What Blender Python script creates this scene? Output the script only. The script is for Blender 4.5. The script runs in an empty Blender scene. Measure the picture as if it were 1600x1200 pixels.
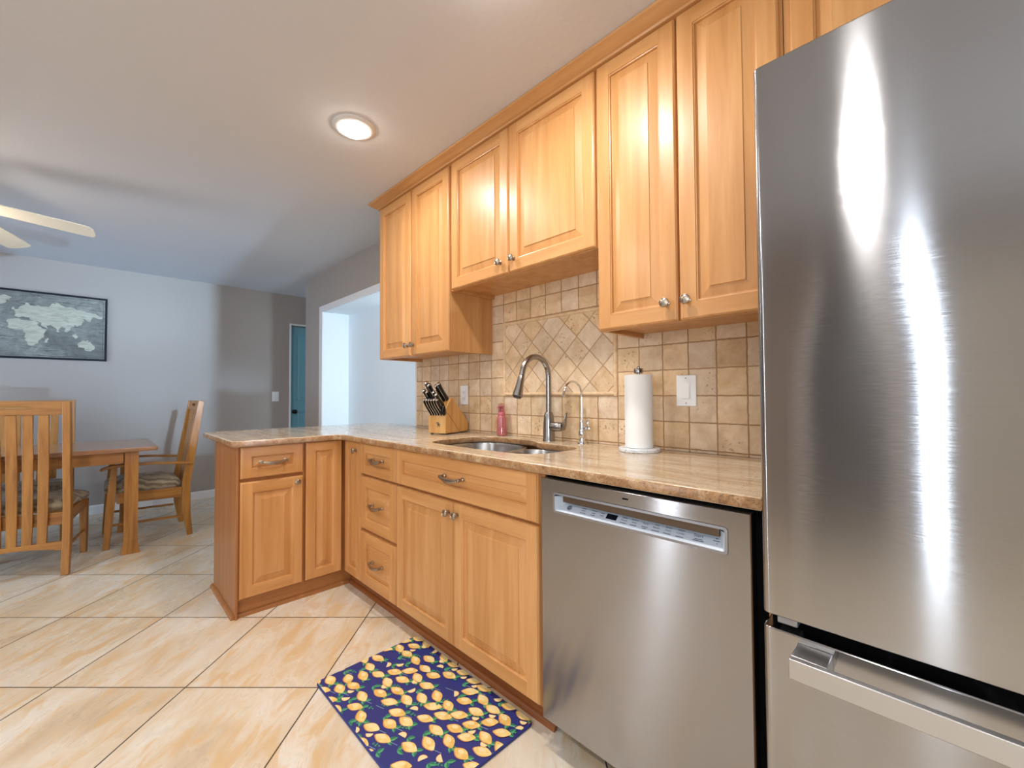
import bpy, bmesh, math, random
from mathutils import Vector, Matrix
random.seed(7)
C = bpy.context.scene.collection
SC = bpy.context.scene
PI = math.pi

# ------------------------------------------------------------------ camera
CAM_H, YAW, PITCH, ROLL, FPX = 1.1448, 0.77666, 0.02527, -0.00566, 663.09
cd = bpy.data.cameras.new('camera'); cam = bpy.data.objects.new('camera', cd); C.objects.link(cam)
cd.sensor_fit = 'HORIZONTAL'; cd.sensor_width = 36.0; cd.lens = 36.0 * FPX / 1600.0
cd.clip_start = 0.02; cd.clip_end = 100
_d = Vector((-math.cos(YAW), math.sin(YAW), 0)); _r = Vector((math.sin(YAW), math.cos(YAW), 0)); _z = Vector((0, 0, 1))
_f = _d * math.cos(PITCH) + _z * math.sin(PITCH)
_u = -_d * math.sin(PITCH) + _z * math.cos(PITCH)
_R = _r * math.cos(ROLL) + _u * math.sin(ROLL)
_U = -_r * math.sin(ROLL) + _u * math.cos(ROLL)
cam.matrix_world = Matrix(((_R.x, _U.x, -_f.x, 0), (_R.y, _U.y, -_f.y, 0), (_R.z, _U.z, -_f.z, CAM_H), (0, 0, 0, 1)))
SC.camera = cam

# ------------------------------------------------------------------ world, exposure, daylight and added lamps
wd = bpy.data.worlds.new('world'); SC.world = wd; wd.use_nodes = True
wd.node_tree.nodes['Background'].inputs[0].default_value = (0.62, 0.78, 1.0, 1)
wd.node_tree.nodes['Background'].inputs[1].default_value = 1.0
vs = SC.view_settings
vs.view_transform = 'Standard'; vs.look = 'None'; vs.gamma = 1.0; vs.exposure = 0.0; vs.use_curve_mapping = False

def area(name, loc, direction, sx, sy, watts, col, spread=180):
    l = bpy.data.lights.new(name, 'AREA'); l.shape = 'RECTANGLE'; l.size = sx; l.size_y = sy
    l.energy = watts; l.color = col; l.spread = math.radians(spread)
    o = bpy.data.objects.new(name, l); C.objects.link(o); o.location = loc
    o.rotation_euler = Vector(direction).to_track_quat('-Z', 'Y').to_euler()
    return o
SKY = (0.50, 0.72, 1.0); DAY = (0.86, 0.93, 1.0); WARM = (1.0, 0.86, 0.72)
area('far_wall_beam_low', (5.0, 0.866, 0.50), (-1, -0.045, 0.135), 0.13, 0.16, 20, (0.46, 0.70, 1.0), 24)  # added lamp, narrow beam onto the upper far wall and ceiling
area('far_wall_beam_high', (5.0, 0.866, 2.30), (-1, -0.045, -0.125), 0.13, 0.10, 12, (0.44, 0.69, 1.0), 24)  # second added beam, brightens the lower far wall
area('dining_fill', (-4.6, -2.33, 0.95), (-0.55, 1, -0.22), 1.9, 1.7, 62, (0.42, 0.68, 1.0), 130)  # unseen blue fill lamp added for the dining end
area('daylight_front_a', (-0.17, -2.36, 1.15), (0, 1, 0), 0.085, 2.1, 8, DAY)
area('daylight_front_b', (-2.11, -2.36, 1.15), (0, 1, 0), 0.09, 2.1, 14, DAY)
area('kitchen_fill', (1.45, -2.36, 1.35), (0, 1, 0), 1.5, 1.3, 60, DAY)  # unseen soft lamp added as fill for the kitchen
area('alcove_fill', (-2.02, 1.885, 1.35), (-1, 0, 0), 0.12, 1.2, 38, (0.62, 0.83, 1.0))  # added lamp hidden past the right jamb to brighten the alcove
area('passage_fill', (-5.45, 3.9, 1.4), (0, -1, 0), 0.6, 1.6, 9, (0.6, 0.82, 1.0))  # added lamp to brighten the teal door

# ------------------------------------------------------------------ node helpers
def lin(r, g, b):
    f = lambda c: c / 12.92 if c <= 0.04045 else ((c + 0.055) / 1.055) ** 2.4
    return (f(r / 255), f(g / 255), f(b / 255), 1)

class NT:
    def __init__(s, name):
        s.m = bpy.data.materials.new(name); s.m.use_nodes = True
        s.t = s.m.node_tree; s.b = s.t.nodes['Principled BSDF']
    def n(s, typ, ins=None, **kw):
        x = s.t.nodes.new(typ)
        for k, v in kw.items(): setattr(x, k, v)
        for k, v in (ins or {}).items(): s.set(x.inputs[k], v)
        return x
    def set(s, sock, v):
        if isinstance(v, bpy.types.NodeSocket): s.t.links.new(v, sock)
        elif isinstance(v, bpy.types.Node): s.t.links.new(v.outputs[0], sock)
        else: sock.default_value = v
    def mt(s, op, a, b=0.0, c=0.0):
        x = s.t.nodes.new('ShaderNodeMath'); x.operation = op
        s.set(x.inputs[0], a); s.set(x.inputs[1], b); s.set(x.inputs[2], c); return x.outputs[0]
    def vm(s, op, a, b=(0, 0, 0)):
        x = s.t.nodes.new('ShaderNodeVectorMath'); x.operation = op
        s.set(x.inputs[0], a); s.set(x.inputs[1], b); return x.outputs[0]
    def obj(s): return s.n('ShaderNodeTexCoord').outputs['Object']
    def pos(s): return s.n('ShaderNodeNewGeometry').outputs['Position']
    def rnd(s): return s.n('ShaderNodeObjectInfo').outputs['Random']
    def noise(s, vec, scale, detail=4, rough=0.55, dist=0.0):
        return s.n('ShaderNodeTexNoise', {'Vector': vec, 'Scale': scale, 'Detail': detail, 'Roughness': rough, 'Distortion': dist}).outputs['Fac']
    def ramp(s, fac, stops):
        x = s.n('ShaderNodeValToRGB', {'Fac': fac}); cr = x.color_ramp
        while len(cr.elements) < len(stops): cr.elements.new(0.5)
        for e, (p, c) in zip(cr.elements, stops):
            e.position = p; e.color = c if not isinstance(c, (int, float)) else (c, c, c, 1)
        return x.outputs['Color']
    def mix(s, fac, a, b, mode='MIX'):
        x = s.n('ShaderNodeMix', data_type='RGBA', blend_type=mode)
        s.set(x.inputs[0], fac); s.set(x.inputs[6], a); s.set(x.inputs[7], b); return x.outputs[2]
    def bump(s, h, strength=0.3, dist=0.002):
        x = s.n('ShaderNodeBump', {'Height': h, 'Strength': strength, 'Distance': dist})
        s.set(s.b.inputs['Normal'], x.outputs[0]); return x
    def P(s, **kw):
        names = dict(col='Base Color', rough='Roughness', metal='Metallic', spec='Specular IOR Level', coat='Coat Weight', coatr='Coat Roughness',
                     trans='Transmission Weight', ior='IOR', aniso='Anisotropic', tan='Tangent', alpha='Alpha', em='Emission Color', ems='Emission Strength', sheen='Sheen Weight')
        for k, v in kw.items(): s.set(s.b.inputs[names[k]], v)
        return s.m

def plain(name, rgb, rough=0.5, metal=0.0, spec=0.5, **kw):
    return NT(name).P(col=lin(*rgb), rough=rough, metal=metal, spec=spec, **kw)

def wood(name, axis, base, dark, light, sc=1.0, rough=0.40, coat=0.15, streak=0.5):
    t = NT(name); o = t.obj()
    off = t.n('ShaderNodeCombineXYZ', {0: t.mt('MULTIPLY', t.rnd(), 31.0), 1: t.mt('MULTIPLY', t.rnd(), 17.0), 2: t.mt('MULTIPLY', t.rnd(), 53.0)})
    v = t.vm('ADD', o, off)
    s = {'x': (1.1, 16, 16), 'y': (16, 1.1, 16), 'z': (16, 16, 1.1)}[axis]
    v1 = t.vm('MULTIPLY', v, tuple(k * sc for k in s))
    n1 = t.noise(v1, 1.1, 7, 0.62, 0.35)
    v2 = t.vm('MULTIPLY', v, tuple(k * sc * (5 if k > 2 else 2.2) for k in s))
    n2 = t.noise(v2, 1.0, 3, 0.6)
    v3 = t.vm('MULTIPLY', v, tuple((3 if k > 2 else 1.5) * sc for k in s))
    n3 = t.noise(v3, 1.0, 3, 0.5)
    c = t.ramp(n1, [(0.28, dark), (0.5, base), (0.72, light)])
    c = t.mix(t.mt('MULTIPLY', n2, 0.30 * streak), c, dark, 'MULTIPLY')
    c = t.mix(t.ramp(n3, [(0.36, 0.22), (0.6, 0.0)]), c, dark)
    tint = t.mt('ADD', t.mt('MULTIPLY', t.rnd(), 0.12), 0.92)
    hs = t.n('ShaderNodeHueSaturation', {'Color': c, 'Value': tint})
    t.bump(n2, 0.06, 0.001)
    return t.P(col=hs.outputs[0], rough=rough, coat=coat, coatr=0.2)

M = {}
mb, md, ml = lin(209, 153, 94), lin(192, 134, 75), lin(222, 170, 113)
M['wood'] = wood('maple_upright', 'z', mb, md, ml)
M['wood_shaded'] = wood('maple_shaded', 'z', lin(172, 112, 62), lin(154, 97, 51), lin(184, 126, 76))  # darker maple; shade of the gaps and end panel is in the colour
M['wood_h'] = wood('maple_lengthwise', 'x', mb, md, ml)
M['wood_y'] = wood('maple_crosswise', 'y', mb, md, ml)
M['toe'] = wood('dark_toe_board', 'x', lin(150, 88, 44), lin(116, 62, 28), lin(170, 104, 56))  # darker brown than the cabinet fronts
M['toe_y'] = wood('toe_board_crosswise', 'y', lin(182, 122, 68), lin(160, 102, 54), lin(196, 138, 84))
ob, od, ol = lin(184, 126, 56), lin(142, 88, 36), lin(204, 148, 76)
M['oak'] = wood('oak_upright', 'z', ob, od, ol, 1.6, 0.38, 0.15, 0.9)
M['oak_x'] = wood('oak_along_x', 'x', ob, od, ol, 1.6, 0.38, 0.15, 0.9)
M['oak_y'] = wood('oak_along_y', 'y', ob, od, ol, 1.6, 0.38, 0.15, 0.9)
M['oak_top'] = wood('oak_table_top', 'y', lin(166, 118, 80), lin(132, 88, 58), lin(186, 138, 98), 1.2, 0.22, 0.5, 0.7)
M['bamboo'] = wood('knife_block_wood', 'z', lin(214, 164, 96), lin(188, 134, 70), lin(226, 182, 118), 1.6, 0.45, 0.05)
M['black'] = plain('black_plastic', (16, 16, 18), 0.35)
M['void'] = plain('black_gap', (6, 6, 7), 0.7, spec=0.1)
M['white'] = plain('white_plastic', (236, 236, 234), 0.35)
M['trim'] = plain('white_trim_paint', (232, 228, 226), 0.4)
M['nickel'] = plain('satin_nickel', (158, 154, 150), 0.27, 1.0)
M['pewter'] = plain('antique_nickel', (172, 160, 144), 0.3, 1.0)
M['chrome'] = plain('polished_chrome', (225, 226, 228), 0.06, 1.0)
M['sink'] = plain('sink_steel', (190, 188, 186), 0.28, 1.0)
M['ink'] = plain('dark_print', (44, 48, 56), 0.6)
M['display'] = plain('dark_display', (10, 14, 26), 0.15)
M['paper'] = plain('paper_towel', (244, 243, 240), 0.95, spec=0.1)
M['iron'] = plain('black_iron', (14, 14, 14), 0.4)
M['steel_end'] = plain('knife_steel', (220, 220, 218), 0.22, 1.0)
M['fan'] = plain('cream_fan_blade', (216, 206, 184), 0.4)
M['frame'] = plain('dark_picture_frame', (16, 20, 28), 0.6, spec=0.2)
M['alcove'] = plain('pale_alcove_paint', (226, 232, 236), 0.7, spec=0.2)
M['panel'] = plain('control_panel_grey', (178, 188, 200), 0.35)
M['grip'] = plain('dark_grip_metal', (96, 80, 66), 0.4, 0.7)
M['bezel'] = plain('panel_bezel_grey', (150, 148, 150), 0.35, 0.6)
M['cream_edge'] = plain('door_edge_steel', (205, 200, 196), 0.3, 0.9)

def mk_wall():
    t = NT('wall_paint'); p = t.pos()
    t.bump(t.noise(p, 160, 3), 0.12, 0.002)
    return t.P(col=lin(168, 156, 147), rough=0.75, spec=0.25)
M['wall'] = mk_wall()
def mk_ceiling():
    t = NT('ceiling_paint'); p = t.pos()
    t.bump(t.ramp(t.noise(p, 28, 4), [(0.45, 0.0), (0.6, 1.0)]), 0.08, 0.003)
    return t.P(col=lin(208, 208, 211), rough=0.8, spec=0.2)
M['ceiling'] = mk_ceiling()

def mk_floor():
    t = NT('floor_tile'); p = t.pos()
    T, t0, s0 = 0.5271, 1.6889, -1.8348
    sp = t.n('ShaderNodeSeparateXYZ', {0: p}); x, y = sp.outputs[0], sp.outputs[1]
    k = 2 ** -0.5
    a = t.mt('DIVIDE', t.mt('SUBTRACT', t.mt('MULTIPLY', t.mt('SUBTRACT', y, x), k), t0), T)
    b = t.mt('DIVIDE', t.mt('SUBTRACT', t.mt('MULTIPLY', t.mt('ADD', x, y), k), s0), T)
    ia, ib = t.mt('FLOOR', a), t.mt('FLOOR', b)
    fa = t.mt('ABSOLUTE', t.mt('SUBTRACT', t.mt('FRACT', a), 0.5)); fb = t.mt('ABSOLUTE', t.mt('SUBTRACT', t.mt('FRACT', b), 0.5))
    g = t.mt('MAXIMUM', fa, fb)
    grout = t.n('ShaderNodeMapRange', {0: g, 1: 0.4940, 2: 0.4962, 3: 0.0, 4: 1.0}).outputs[0]
    wn = t.n('ShaderNodeTexWhiteNoise', {'Vector': t.n('ShaderNodeCombineXYZ', {0: ia, 1: ib})}, noise_dimensions='3D')
    off = t.vm('MULTIPLY', wn.outputs['Color'], (13, 17, 11))
    va = t.n('ShaderNodeCombineXYZ', {0: t.mt('MULTIPLY', a, 0.9), 1: t.mt('MULTIPLY', b, 2.6), 2: 0.0})
    v = t.vm('ADD', va, off)
    n1 = t.noise(v, 1.0, 8, 0.6, 0.7)
    n2 = t.noise(v, 2.6, 8, 0.65, 1.2)
    n3 = t.noise(t.vm('ADD', va, t.vm('MULTIPLY', off, (1.7, 2.1, 1))), 0.8, 3, 0.5, 0.3)
    c = t.ramp(n1, [(0.28, lin(200, 178, 148)), (0.43, lin(221, 203, 176)), (0.56, lin(229, 217, 197)), (0.70, lin(236, 231, 221))])
    c = t.mix(t.ramp(n2, [(0.47, 0.0), (0.62, 0.75)]), c, lin(220, 184, 132))
    c = t.mix(t.ramp(n3, [(0.50, 0.0), (0.70, 0.6)]), c, lin(232, 226, 216))
    c = t.mix(t.mt('MULTIPLY', t.ramp(n2, [(0.28, 1.0), (0.40, 0.0)]), 0.16), c, lin(168, 146, 124))
    c = t.mix(grout, c, lin(74, 61, 50))
    h = t.mt('ADD', t.mt('MULTIPLY', grout, -1.0), t.mt('MULTIPLY', n2, 0.25))
    t.bump(h, 0.25, 0.002)
    r = t.mt('ADD', t.mt('MULTIPLY', n2, 0.18), 0.20)
    return t.P(col=c, rough=t.mt('ADD', r, t.mt('MULTIPLY', grout, 0.4)), spec=0.5)
M['floor'] = mk_floor()

def mk_tile(name, diamond):
    t = NT(name); p = t.pos()
    d = t.n('ShaderNodeTexNoise', {'Vector': p, 'Scale': 38.0, 'Detail': 2.0})
    pd = t.vm('ADD', p, t.vm('MULTIPLY', t.vm('SUBTRACT', d.outputs['Color'], (0.5, 0.5, 0.5)), (0.005, 0.0, 0.005)))
    sp = t.n('ShaderNodeSeparateXYZ', {0: pd}); x, z = sp.outputs[0], sp.outputs[2]
    if diamond:
        k = 2 ** -0.5; T = 0.1052
        a = t.mt('DIVIDE', t.mt('MULTIPLY', t.mt('ADD', t.mt('ADD', x, 1.4), t.mt('SUBTRACT', z, 1.427)), k), T)
        b = t.mt('DIVIDE', t.mt('MULTIPLY', t.mt('SUBTRACT', t.mt('ADD', x, 1.4), t.mt('SUBTRACT', z, 1.427)), k), T)
    else:
        a = t.mt('DIVIDE', t.mt('ADD', x, 1.7715), 0.1064); b = t.mt('DIVIDE', t.mt('SUBTRACT', z, 1.137), 0.1055)
    ia, ib = t.mt('FLOOR', a), t.mt('FLOOR', b)
    g = t.mt('MAXIMUM', t.mt('ABSOLUTE', t.mt('SUBTRACT', t.mt('FRACT', a), 0.5)), t.mt('ABSOLUTE', t.mt('SUBTRACT', t.mt('FRACT', b), 0.5)))
    grout = t.n('ShaderNodeMapRange', {0: g, 1: 0.468, 2: 0.488, 3: 0.0, 4: 1.0}).outputs[0]
    wn = t.n('ShaderNodeTexWhiteNoise', {'Vector': t.n('ShaderNodeCombineXYZ', {0: ia, 1: ib})}, noise_dimensions='3D')
    ws = t.n('ShaderNodeSeparateColor', {0: wn.outputs['Color']})
    off = t.vm('MULTIPLY', wn.outputs['Color'], (9, 9, 9))
    v = t.vm('ADD', p, off)
    n1 = t.noise(v, 14, 6, 0.65, 0.4)
    c = t.ramp(n1, [(0.28, lin(196, 160, 118)), (0.5, lin(214, 182, 142)), (0.74, lin(228, 204, 170))])
    hs = t.n('ShaderNodeHueSaturation', {'Color': c, 'Value': t.mt('ADD', t.mt('MULTIPLY', ws.outputs[0], 0.17), 0.93), 'Saturation': t.mt('ADD', t.mt('MULTIPLY', ws.outputs[1], 0.25), 0.78)})
    c = hs.outputs[0]
    pit = t.noise(v, 95, 3, 0.5)
    msk = t.mt('MULTIPLY', t.ramp(t.noise(v, 9, 2), [(0.48, 0.0), (0.62, 1.0)]), t.ramp(ws.outputs[2], [(0.25, 0.15), (0.75, 1.0)]))
    pits = t.mt('MULTIPLY', t.ramp(pit, [(0.60, 0.0), (0.66, 1.0)]), msk)
    c = t.mix(t.mt('MULTIPLY', pits, 0.75), c, lin(124, 92, 62))
    c = t.mix(grout, c, lin(176, 142, 104) if diamond else lin(158, 120, 82))
    t.bump(t.mt('SUBTRACT', t.mt('MULTIPLY', grout, -1.0), pits), 0.5, 0.0025)
    return t.P(col=c, rough=0.55, spec=0.4)
M['tile'] = mk_tile('travertine_tile', False)
M['tile_d'] = mk_tile('travertine_diamond_tile', True)
def mk_stone():
    t = NT('travertine_trim'); p = t.pos(); n1 = t.noise(p, 40, 5)
    return t.P(col=t.ramp(n1, [(0.3, lin(204, 168, 126)), (0.7, lin(226, 198, 160))]), rough=0.5)
M['stone'] = mk_stone()

def mk_granite():
    t = NT('granite'); p = t.pos()
    n1 = t.noise(t.vm('MULTIPLY', p, (1.6, 8.0, 8.0)), 1.6, 8, 0.65, 0.9)
    n0 = t.noise(t.vm('MULTIPLY', p, (5.0, 42.0, 42.0)), 1.0, 7, 0.7, 0.6)
    n2 = t.noise(p, 70, 6, 0.7); n3 = t.noise(t.vm('ADD', p, (5, 3, 2)), 210, 4, 0.65); n4 = t.noise(t.vm('ADD', p, (1, 7, 2)), 14, 5, 0.7)
    c = t.ramp(n1, [(0.30, lin(186, 158, 128)), (0.46, lin(212, 190, 160)), (0.60, lin(224, 208, 182)), (0.75, lin(204, 190, 172))])
    c = t.mix(t.ramp(n0, [(0.52, 0.0), (0.66, 0.7)]), c, lin(168, 132, 100))
    c = t.mix(t.ramp(n0, [(0.30, 0.55), (0.40, 0.0)]), c, lin(150, 128, 108))
    c = t.mix(t.ramp(n2, [(0.52, 0.0), (0.64, 0.55)]), c, lin(182, 140, 100))
    c = t.mix(t.mt('MULTIPLY', t.ramp(n3, [(0.56, 0.0), (0.64, 0.9)]), t.ramp(n4, [(0.44, 0.05), (0.62, 0.9)])), c, lin(84, 72, 64))
    return t.P(col=c, rough=0.13, spec=0.42, coat=0.0)
M['granite'] = mk_granite()
def mk_granite_edge():
    t = NT('granite_cut_edge'); p = t.pos()
    n1 = t.noise(p, 18, 7, 0.75, 0.5); n2 = t.noise(p, 75, 6, 0.75); n3 = t.noise(t.vm('ADD', p, (5, 3, 2)), 170, 5, 0.75)
    c = t.ramp(n1, [(0.32, lin(122, 88, 60)), (0.5, lin(172, 132, 92)), (0.68, lin(202, 172, 134))])
    c = t.mix(t.ramp(n2, [(0.5, 0.0), (0.62, 0.6)]), c, lin(164, 112, 68))
    c = t.mix(t.mt('MULTIPLY', t.ramp(n3, [(0.50, 0.0), (0.60, 0.85)]), t.ramp(n2, [(0.35, 1.0), (0.55, 0.35)])), c, lin(78, 64, 54))
    return t.P(col=c, rough=0.2, spec=0.5)
M['granite_edge'] = mk_granite_edge()

def mk_steel(name, wav, base=(176, 170, 164), rough=0.33, seed=0.0):
    t = NT(name); p = t.pos()
    brush = t.noise(t.vm('MULTIPLY', p, (6, 6, 900)), 1.0, 3, 0.7)
    col = t.mix(t.mt('MULTIPLY', brush, 0.25), lin(*base), lin(base[0] - 40, base[1] - 40, base[2] - 40))
    tz = t.n('ShaderNodeCombineXYZ', {0: 0.0, 1: 0.0, 2: 1.0})
    h = t.noise(t.vm('ADD', t.vm('MULTIPLY', p, (2.6, 2.6, 1.7)), (seed, seed, seed)), 1.0, 1, 0.4)
    if wav > 0.01:
        z = t.n('ShaderNodeSeparateXYZ', {0: p}).outputs[2]
        m = t.n('ShaderNodeMapRange', {0: z, 1: 0.9, 2: 1.7, 3: 0.05, 4: 1.0}).outputs[0]
        h2 = t.noise(t.vm('MULTIPLY', p, (6, 6, 4.5)), 1.0, 1, 0.4)
        h = t.mt('ADD', h, t.mt('MULTIPLY', t.mt('MULTIPLY', h2, m), 0.45))
    bm_ = t.bump(h, 1.0, wav)
    fine = t.noise(t.vm('MULTIPLY', p, (4, 4, 1300)), 1.0, 2, 0.6)
    b2 = t.n('ShaderNodeBump', {'Height': fine, 'Strength': 1.0, 'Distance': 0.00003, 'Normal': bm_.outputs[0]})
    t.set(t.b.inputs['Normal'], b2.outputs[0])
    return t.P(col=col, metal=1.0, rough=rough, aniso=1.0, tan=tz)
M['steel'] = mk_steel('brushed_steel_fridge', 0.009, (178, 178, 180), 0.13, 3.1)
M['steel_dw'] = mk_steel('brushed_steel_dishwasher', 0.003, (172, 172, 175), 0.17, 1.0)
M['steel_bar'] = plain('satin_steel_handle', (196, 194, 192), 0.36, 1.0)

def mk_fabric():
    t = NT('seat_fabric'); o = t.obj()
    w = t.n('ShaderNodeTexWave', {'Vector': o, 'Scale': 7.0, 'Distortion': 9.0, 'Detail': 2.0, 'Detail Scale': 1.2}, wave_type='RINGS')
    n = t.noise(o, 6, 4)
    c = t.ramp(w.outputs['Fac'], [(0.2, lin(128, 112, 92)), (0.5, lin(168, 152, 126)), (0.8, lin(188, 174, 146))])
    c = t.mix(t.mt('MULTIPLY', n, 0.5), c, lin(140, 126, 104))
    return t.P(col=c, rough=0.8, spec=0.2, sheen=0.2)
M['fabric'] = mk_fabric()
def mk_marble():
    t = NT('white_marble'); p = t.obj()
    n = t.noise(p, 30, 7, 0.65, 2.0)
    return t.P(col=t.ramp(n, [(0.36, lin(168, 172, 178)), (0.5, lin(224, 226, 228)), (0.7, lin(238, 238, 238))]), rough=0.2)
M['marble'] = mk_marble()
def mk_sea():
    t = NT('map_sea'); p = t.obj()
    n = t.noise(p, 7, 8, 0.7, 1.5); n2 = t.noise(t.vm('MULTIPLY', p, (1, 1.2, 14)), 6, 6, 0.7, 0.6); n3 = t.noise(p, 2.2, 3)
    c = t.ramp(n, [(0.3, lin(92, 90, 84)), (0.5, lin(122, 120, 112)), (0.7, lin(146, 143, 132))])
    c = t.mix(t.ramp(n2, [(0.38, 0.7), (0.47, 0.0)]), c, lin(56, 54, 50))
    c = t.mix(t.ramp(n3, [(0.35, 0.6), (0.55, 0.0)]), c, lin(72, 69, 64))
    return t.P(col=c, rough=0.6)
M['sea'] = mk_sea()
def mk_land():
    t = NT('map_land'); p = t.obj(); n = t.noise(t.vm('MULTIPLY', p, (1, 1.0, 5)), 9, 7, 0.7, 1.0)
    return t.P(col=t.ramp(n, [(0.3, lin(132, 126, 110)), (0.5, lin(170, 163, 144)), (0.7, lin(188, 180, 160))]), rough=0.6)
M['land'] = mk_land()
def mk_glass(name, rgb, rough=0.08):
    return NT(name).P(col=lin(*rgb), rough=rough, trans=0.85, ior=1.3)
M['soap'] = plain('pink_soap_plastic', (206, 118, 122), 0.18, trans=0.3, coat=0.5)
M['soap_pump'] = plain('pink_pump_plastic', (206, 110, 118), 0.3, trans=0.15)
M['clear'] = NT('clear_cap').P(col=lin(236, 196, 196), rough=0.05, trans=0.95, ior=1.2)
M['teal'] = plain('teal_door_paint', (132, 190, 212), 0.45)
M['rug_base'] = NT('navy_mat').P(col=lin(44, 50, 124), rough=0.55)
def mk_lemon():
    t = NT('lemon_print'); o = t.obj(); n = t.noise(o, 26, 3)
    return t.P(col=t.ramp(n, [(0.36, lin(236, 190, 100)), (0.5, lin(244, 212, 132)), (0.64, lin(250, 230, 166))]), rough=0.55)
M['lemon'] = mk_lemon()
M['lemon_edge'] = plain('lemon_edge_print', (224, 152, 78), 0.55)
M['lemon_cut'] = plain('lemon_slice_print', (246, 226, 170), 0.55)
M['leaf'] = plain('leaf_print', (84, 172, 116), 0.55)
M['leaf_d'] = plain('leaf_dark_print', (40, 116, 92), 0.55)
M['blossom'] = plain('stem_print', (150, 182, 196), 0.55)
M['rug_edge'] = plain('mat_rubber_edge', (30, 30, 40), 0.8)

def mk_lamp(name, col, s):
    return NT(name).P(col=(1, 1, 1, 1), em=(*col, 1), ems=s, rough=0.4)
M['lens'] = mk_lamp('lamp_lens', (1.0, 0.93, 0.84), 40.0)
M['fan_lens'] = mk_lamp('fan_lamp_glass', (1.0, 0.9, 0.78), 10.0)
M['ring'] = plain('lamp_trim_white', (216, 214, 212), 0.4)

# ------------------------------------------------------------------ mesh helpers
def tag(o, label=None, cat=None, group=None, kind=None):
    if label: o['label'] = label
    if cat: o['category'] = cat
    if group: o['group'] = group
    if kind: o['kind'] = kind
    return o

def thing(name, label, cat, loc=(0, 0, 0), rz=0.0, group=None):
    o = bpy.data.objects.new(name, None); C.objects.link(o); o.location = loc; o.rotation_euler = (0, 0, rz)
    o.empty_display_size = 0.05
    return tag(o, label, cat, group)

def mk(name, bm, mats, parent=None, loc=(0, 0, 0), rot=(0, 0, 0), bevel=0.0, seg=2, smooth=False, ang=35):
    me = bpy.data.meshes.new(name); (KEEP.clear() if KEEP else bmesh.ops.recalc_face_normals(bm, faces=bm.faces[:]))
    bm.to_mesh(me); bm.free()
    return mkme(name, me, mats, parent, loc, rot, bevel, seg, smooth, ang)

def mkme(name, me, mats, parent=None, loc=(0, 0, 0), rot=(0, 0, 0), bevel=0.0, seg=2, smooth=False, ang=35):
    for m in (mats if isinstance(mats, (list, tuple)) else [mats]):
        me.materials.append(M[m] if isinstance(m, str) else m)
    o = bpy.data.objects.new(name, me); C.objects.link(o)
    o.location = loc; o.rotation_euler = rot
    if parent: o.parent = parent
    if bevel:
        b = o.modifiers.new('bevel', 'BEVEL'); b.width = bevel; b.segments = seg; b.limit_method = 'ANGLE'; b.angle_limit = math.radians(30)
        b.harden_normals = False
    if smooth or bevel:
        for p in me.polygons: p.use_smooth = True
        try:
            me.set_sharp_from_angle(angle=math.radians(ang))
        except Exception: pass
    return o

KEEP = []
def BM(): return bmesh.new()

def box(bm, a, b, mi=0, mat=None):
    x0, y0, z0 = a; x1, y1, z1 = b
    x0, x1 = min(x0, x1), max(x0, x1); y0, y1 = min(y0, y1), max(y0, y1); z0, z1 = min(z0, z1), max(z0, z1)
    v = [bm.verts.new(p) for p in ((x0, y0, z0), (x1, y0, z0), (x1, y1, z0), (x0, y1, z0), (x0, y0, z1), (x1, y0, z1), (x1, y1, z1), (x0, y1, z1))]
    if mat is not None:
        for q in v: q.co = mat @ q.co
    for f in ((0, 3, 2, 1), (4, 5, 6, 7), (0, 1, 5, 4), (1, 2, 6, 5), (2, 3, 7, 6), (3, 0, 4, 7)):
        bm.faces.new([v[i] for i in f]).material_index = mi
    return v

def boxo(name, a, b, mats, parent=None, bevel=0.0, loc=(0, 0, 0), rot=(0, 0, 0), seg=2):
    bm = BM(); box(bm, a, b); return mk(name, bm, mats, parent, loc, rot, bevel, seg)

def loft(bm, loops, closed=True, cap=True, mi=0):
    """loops: list of lists of points with the same count"""
    vs_ = [[bm.verts.new(p) for p in L] for L in loops]
    n = len(vs_[0])
    for A, B in zip(vs_, vs_[1:]):
        for i in range(n if closed else n - 1):
            j = (i + 1) % n
            bm.faces.new((A[i], A[j], B[j], B[i])).material_index = mi
    if cap:
        bm.faces.new(list(reversed(vs_[0]))).material_index = mi
        bm.faces.new(vs_[-1]).material_index = mi
    return vs_

def lathe(bm, prof, segs=24, mi=0, at=(0, 0, 0), axis='z', cap=True):
    loops = []
    for r, h in prof:
        L = []
        for i in range(segs):
            a = 2 * PI * i / segs; c, s = math.cos(a) * r, math.sin(a) * r
            p = {'z': (c, s, h), 'y': (s, h, c), 'x': (h, c, s)}[axis]
            L.append((p[0] + at[0], p[1] + at[1], p[2] + at[2]))
        loops.append(L)
    return loft(bm, loops, True, cap, mi)

def tube(bm, pts, rad, segs=12, mi=0, flat=None, up=None):
    """sweep a round (or flattened) section along pts; rad may be a list of radii or (rx, ry)"""
    P = [Vector(p) for p in pts]; n = len(P)
    T = [(P[min(i + 1, n - 1)] - P[max(i - 1, 0)]).normalized() for i in range(n)]
    ref = Vector(up) if up else (Vector((0, 0, 1)) if abs(T[0].z) < 0.9 else Vector((1, 0, 0)))
    N = (ref - T[0] * ref.dot(T[0])).normalized(); loops = []
    for i in range(n):
        N = (N - T[i] * N.dot(T[i])).normalized(); B = T[i].cross(N)
        r = rad[i] if isinstance(rad, list) else rad
        rx, ry = r if isinstance(r, tuple) else (r, r)
        loops.append([P[i] + N * math.cos(2 * PI * k / segs) * rx + B * math.sin(2 * PI * k / segs) * ry for k in range(segs)])
    loft(bm, loops, True, True, mi)

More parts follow.
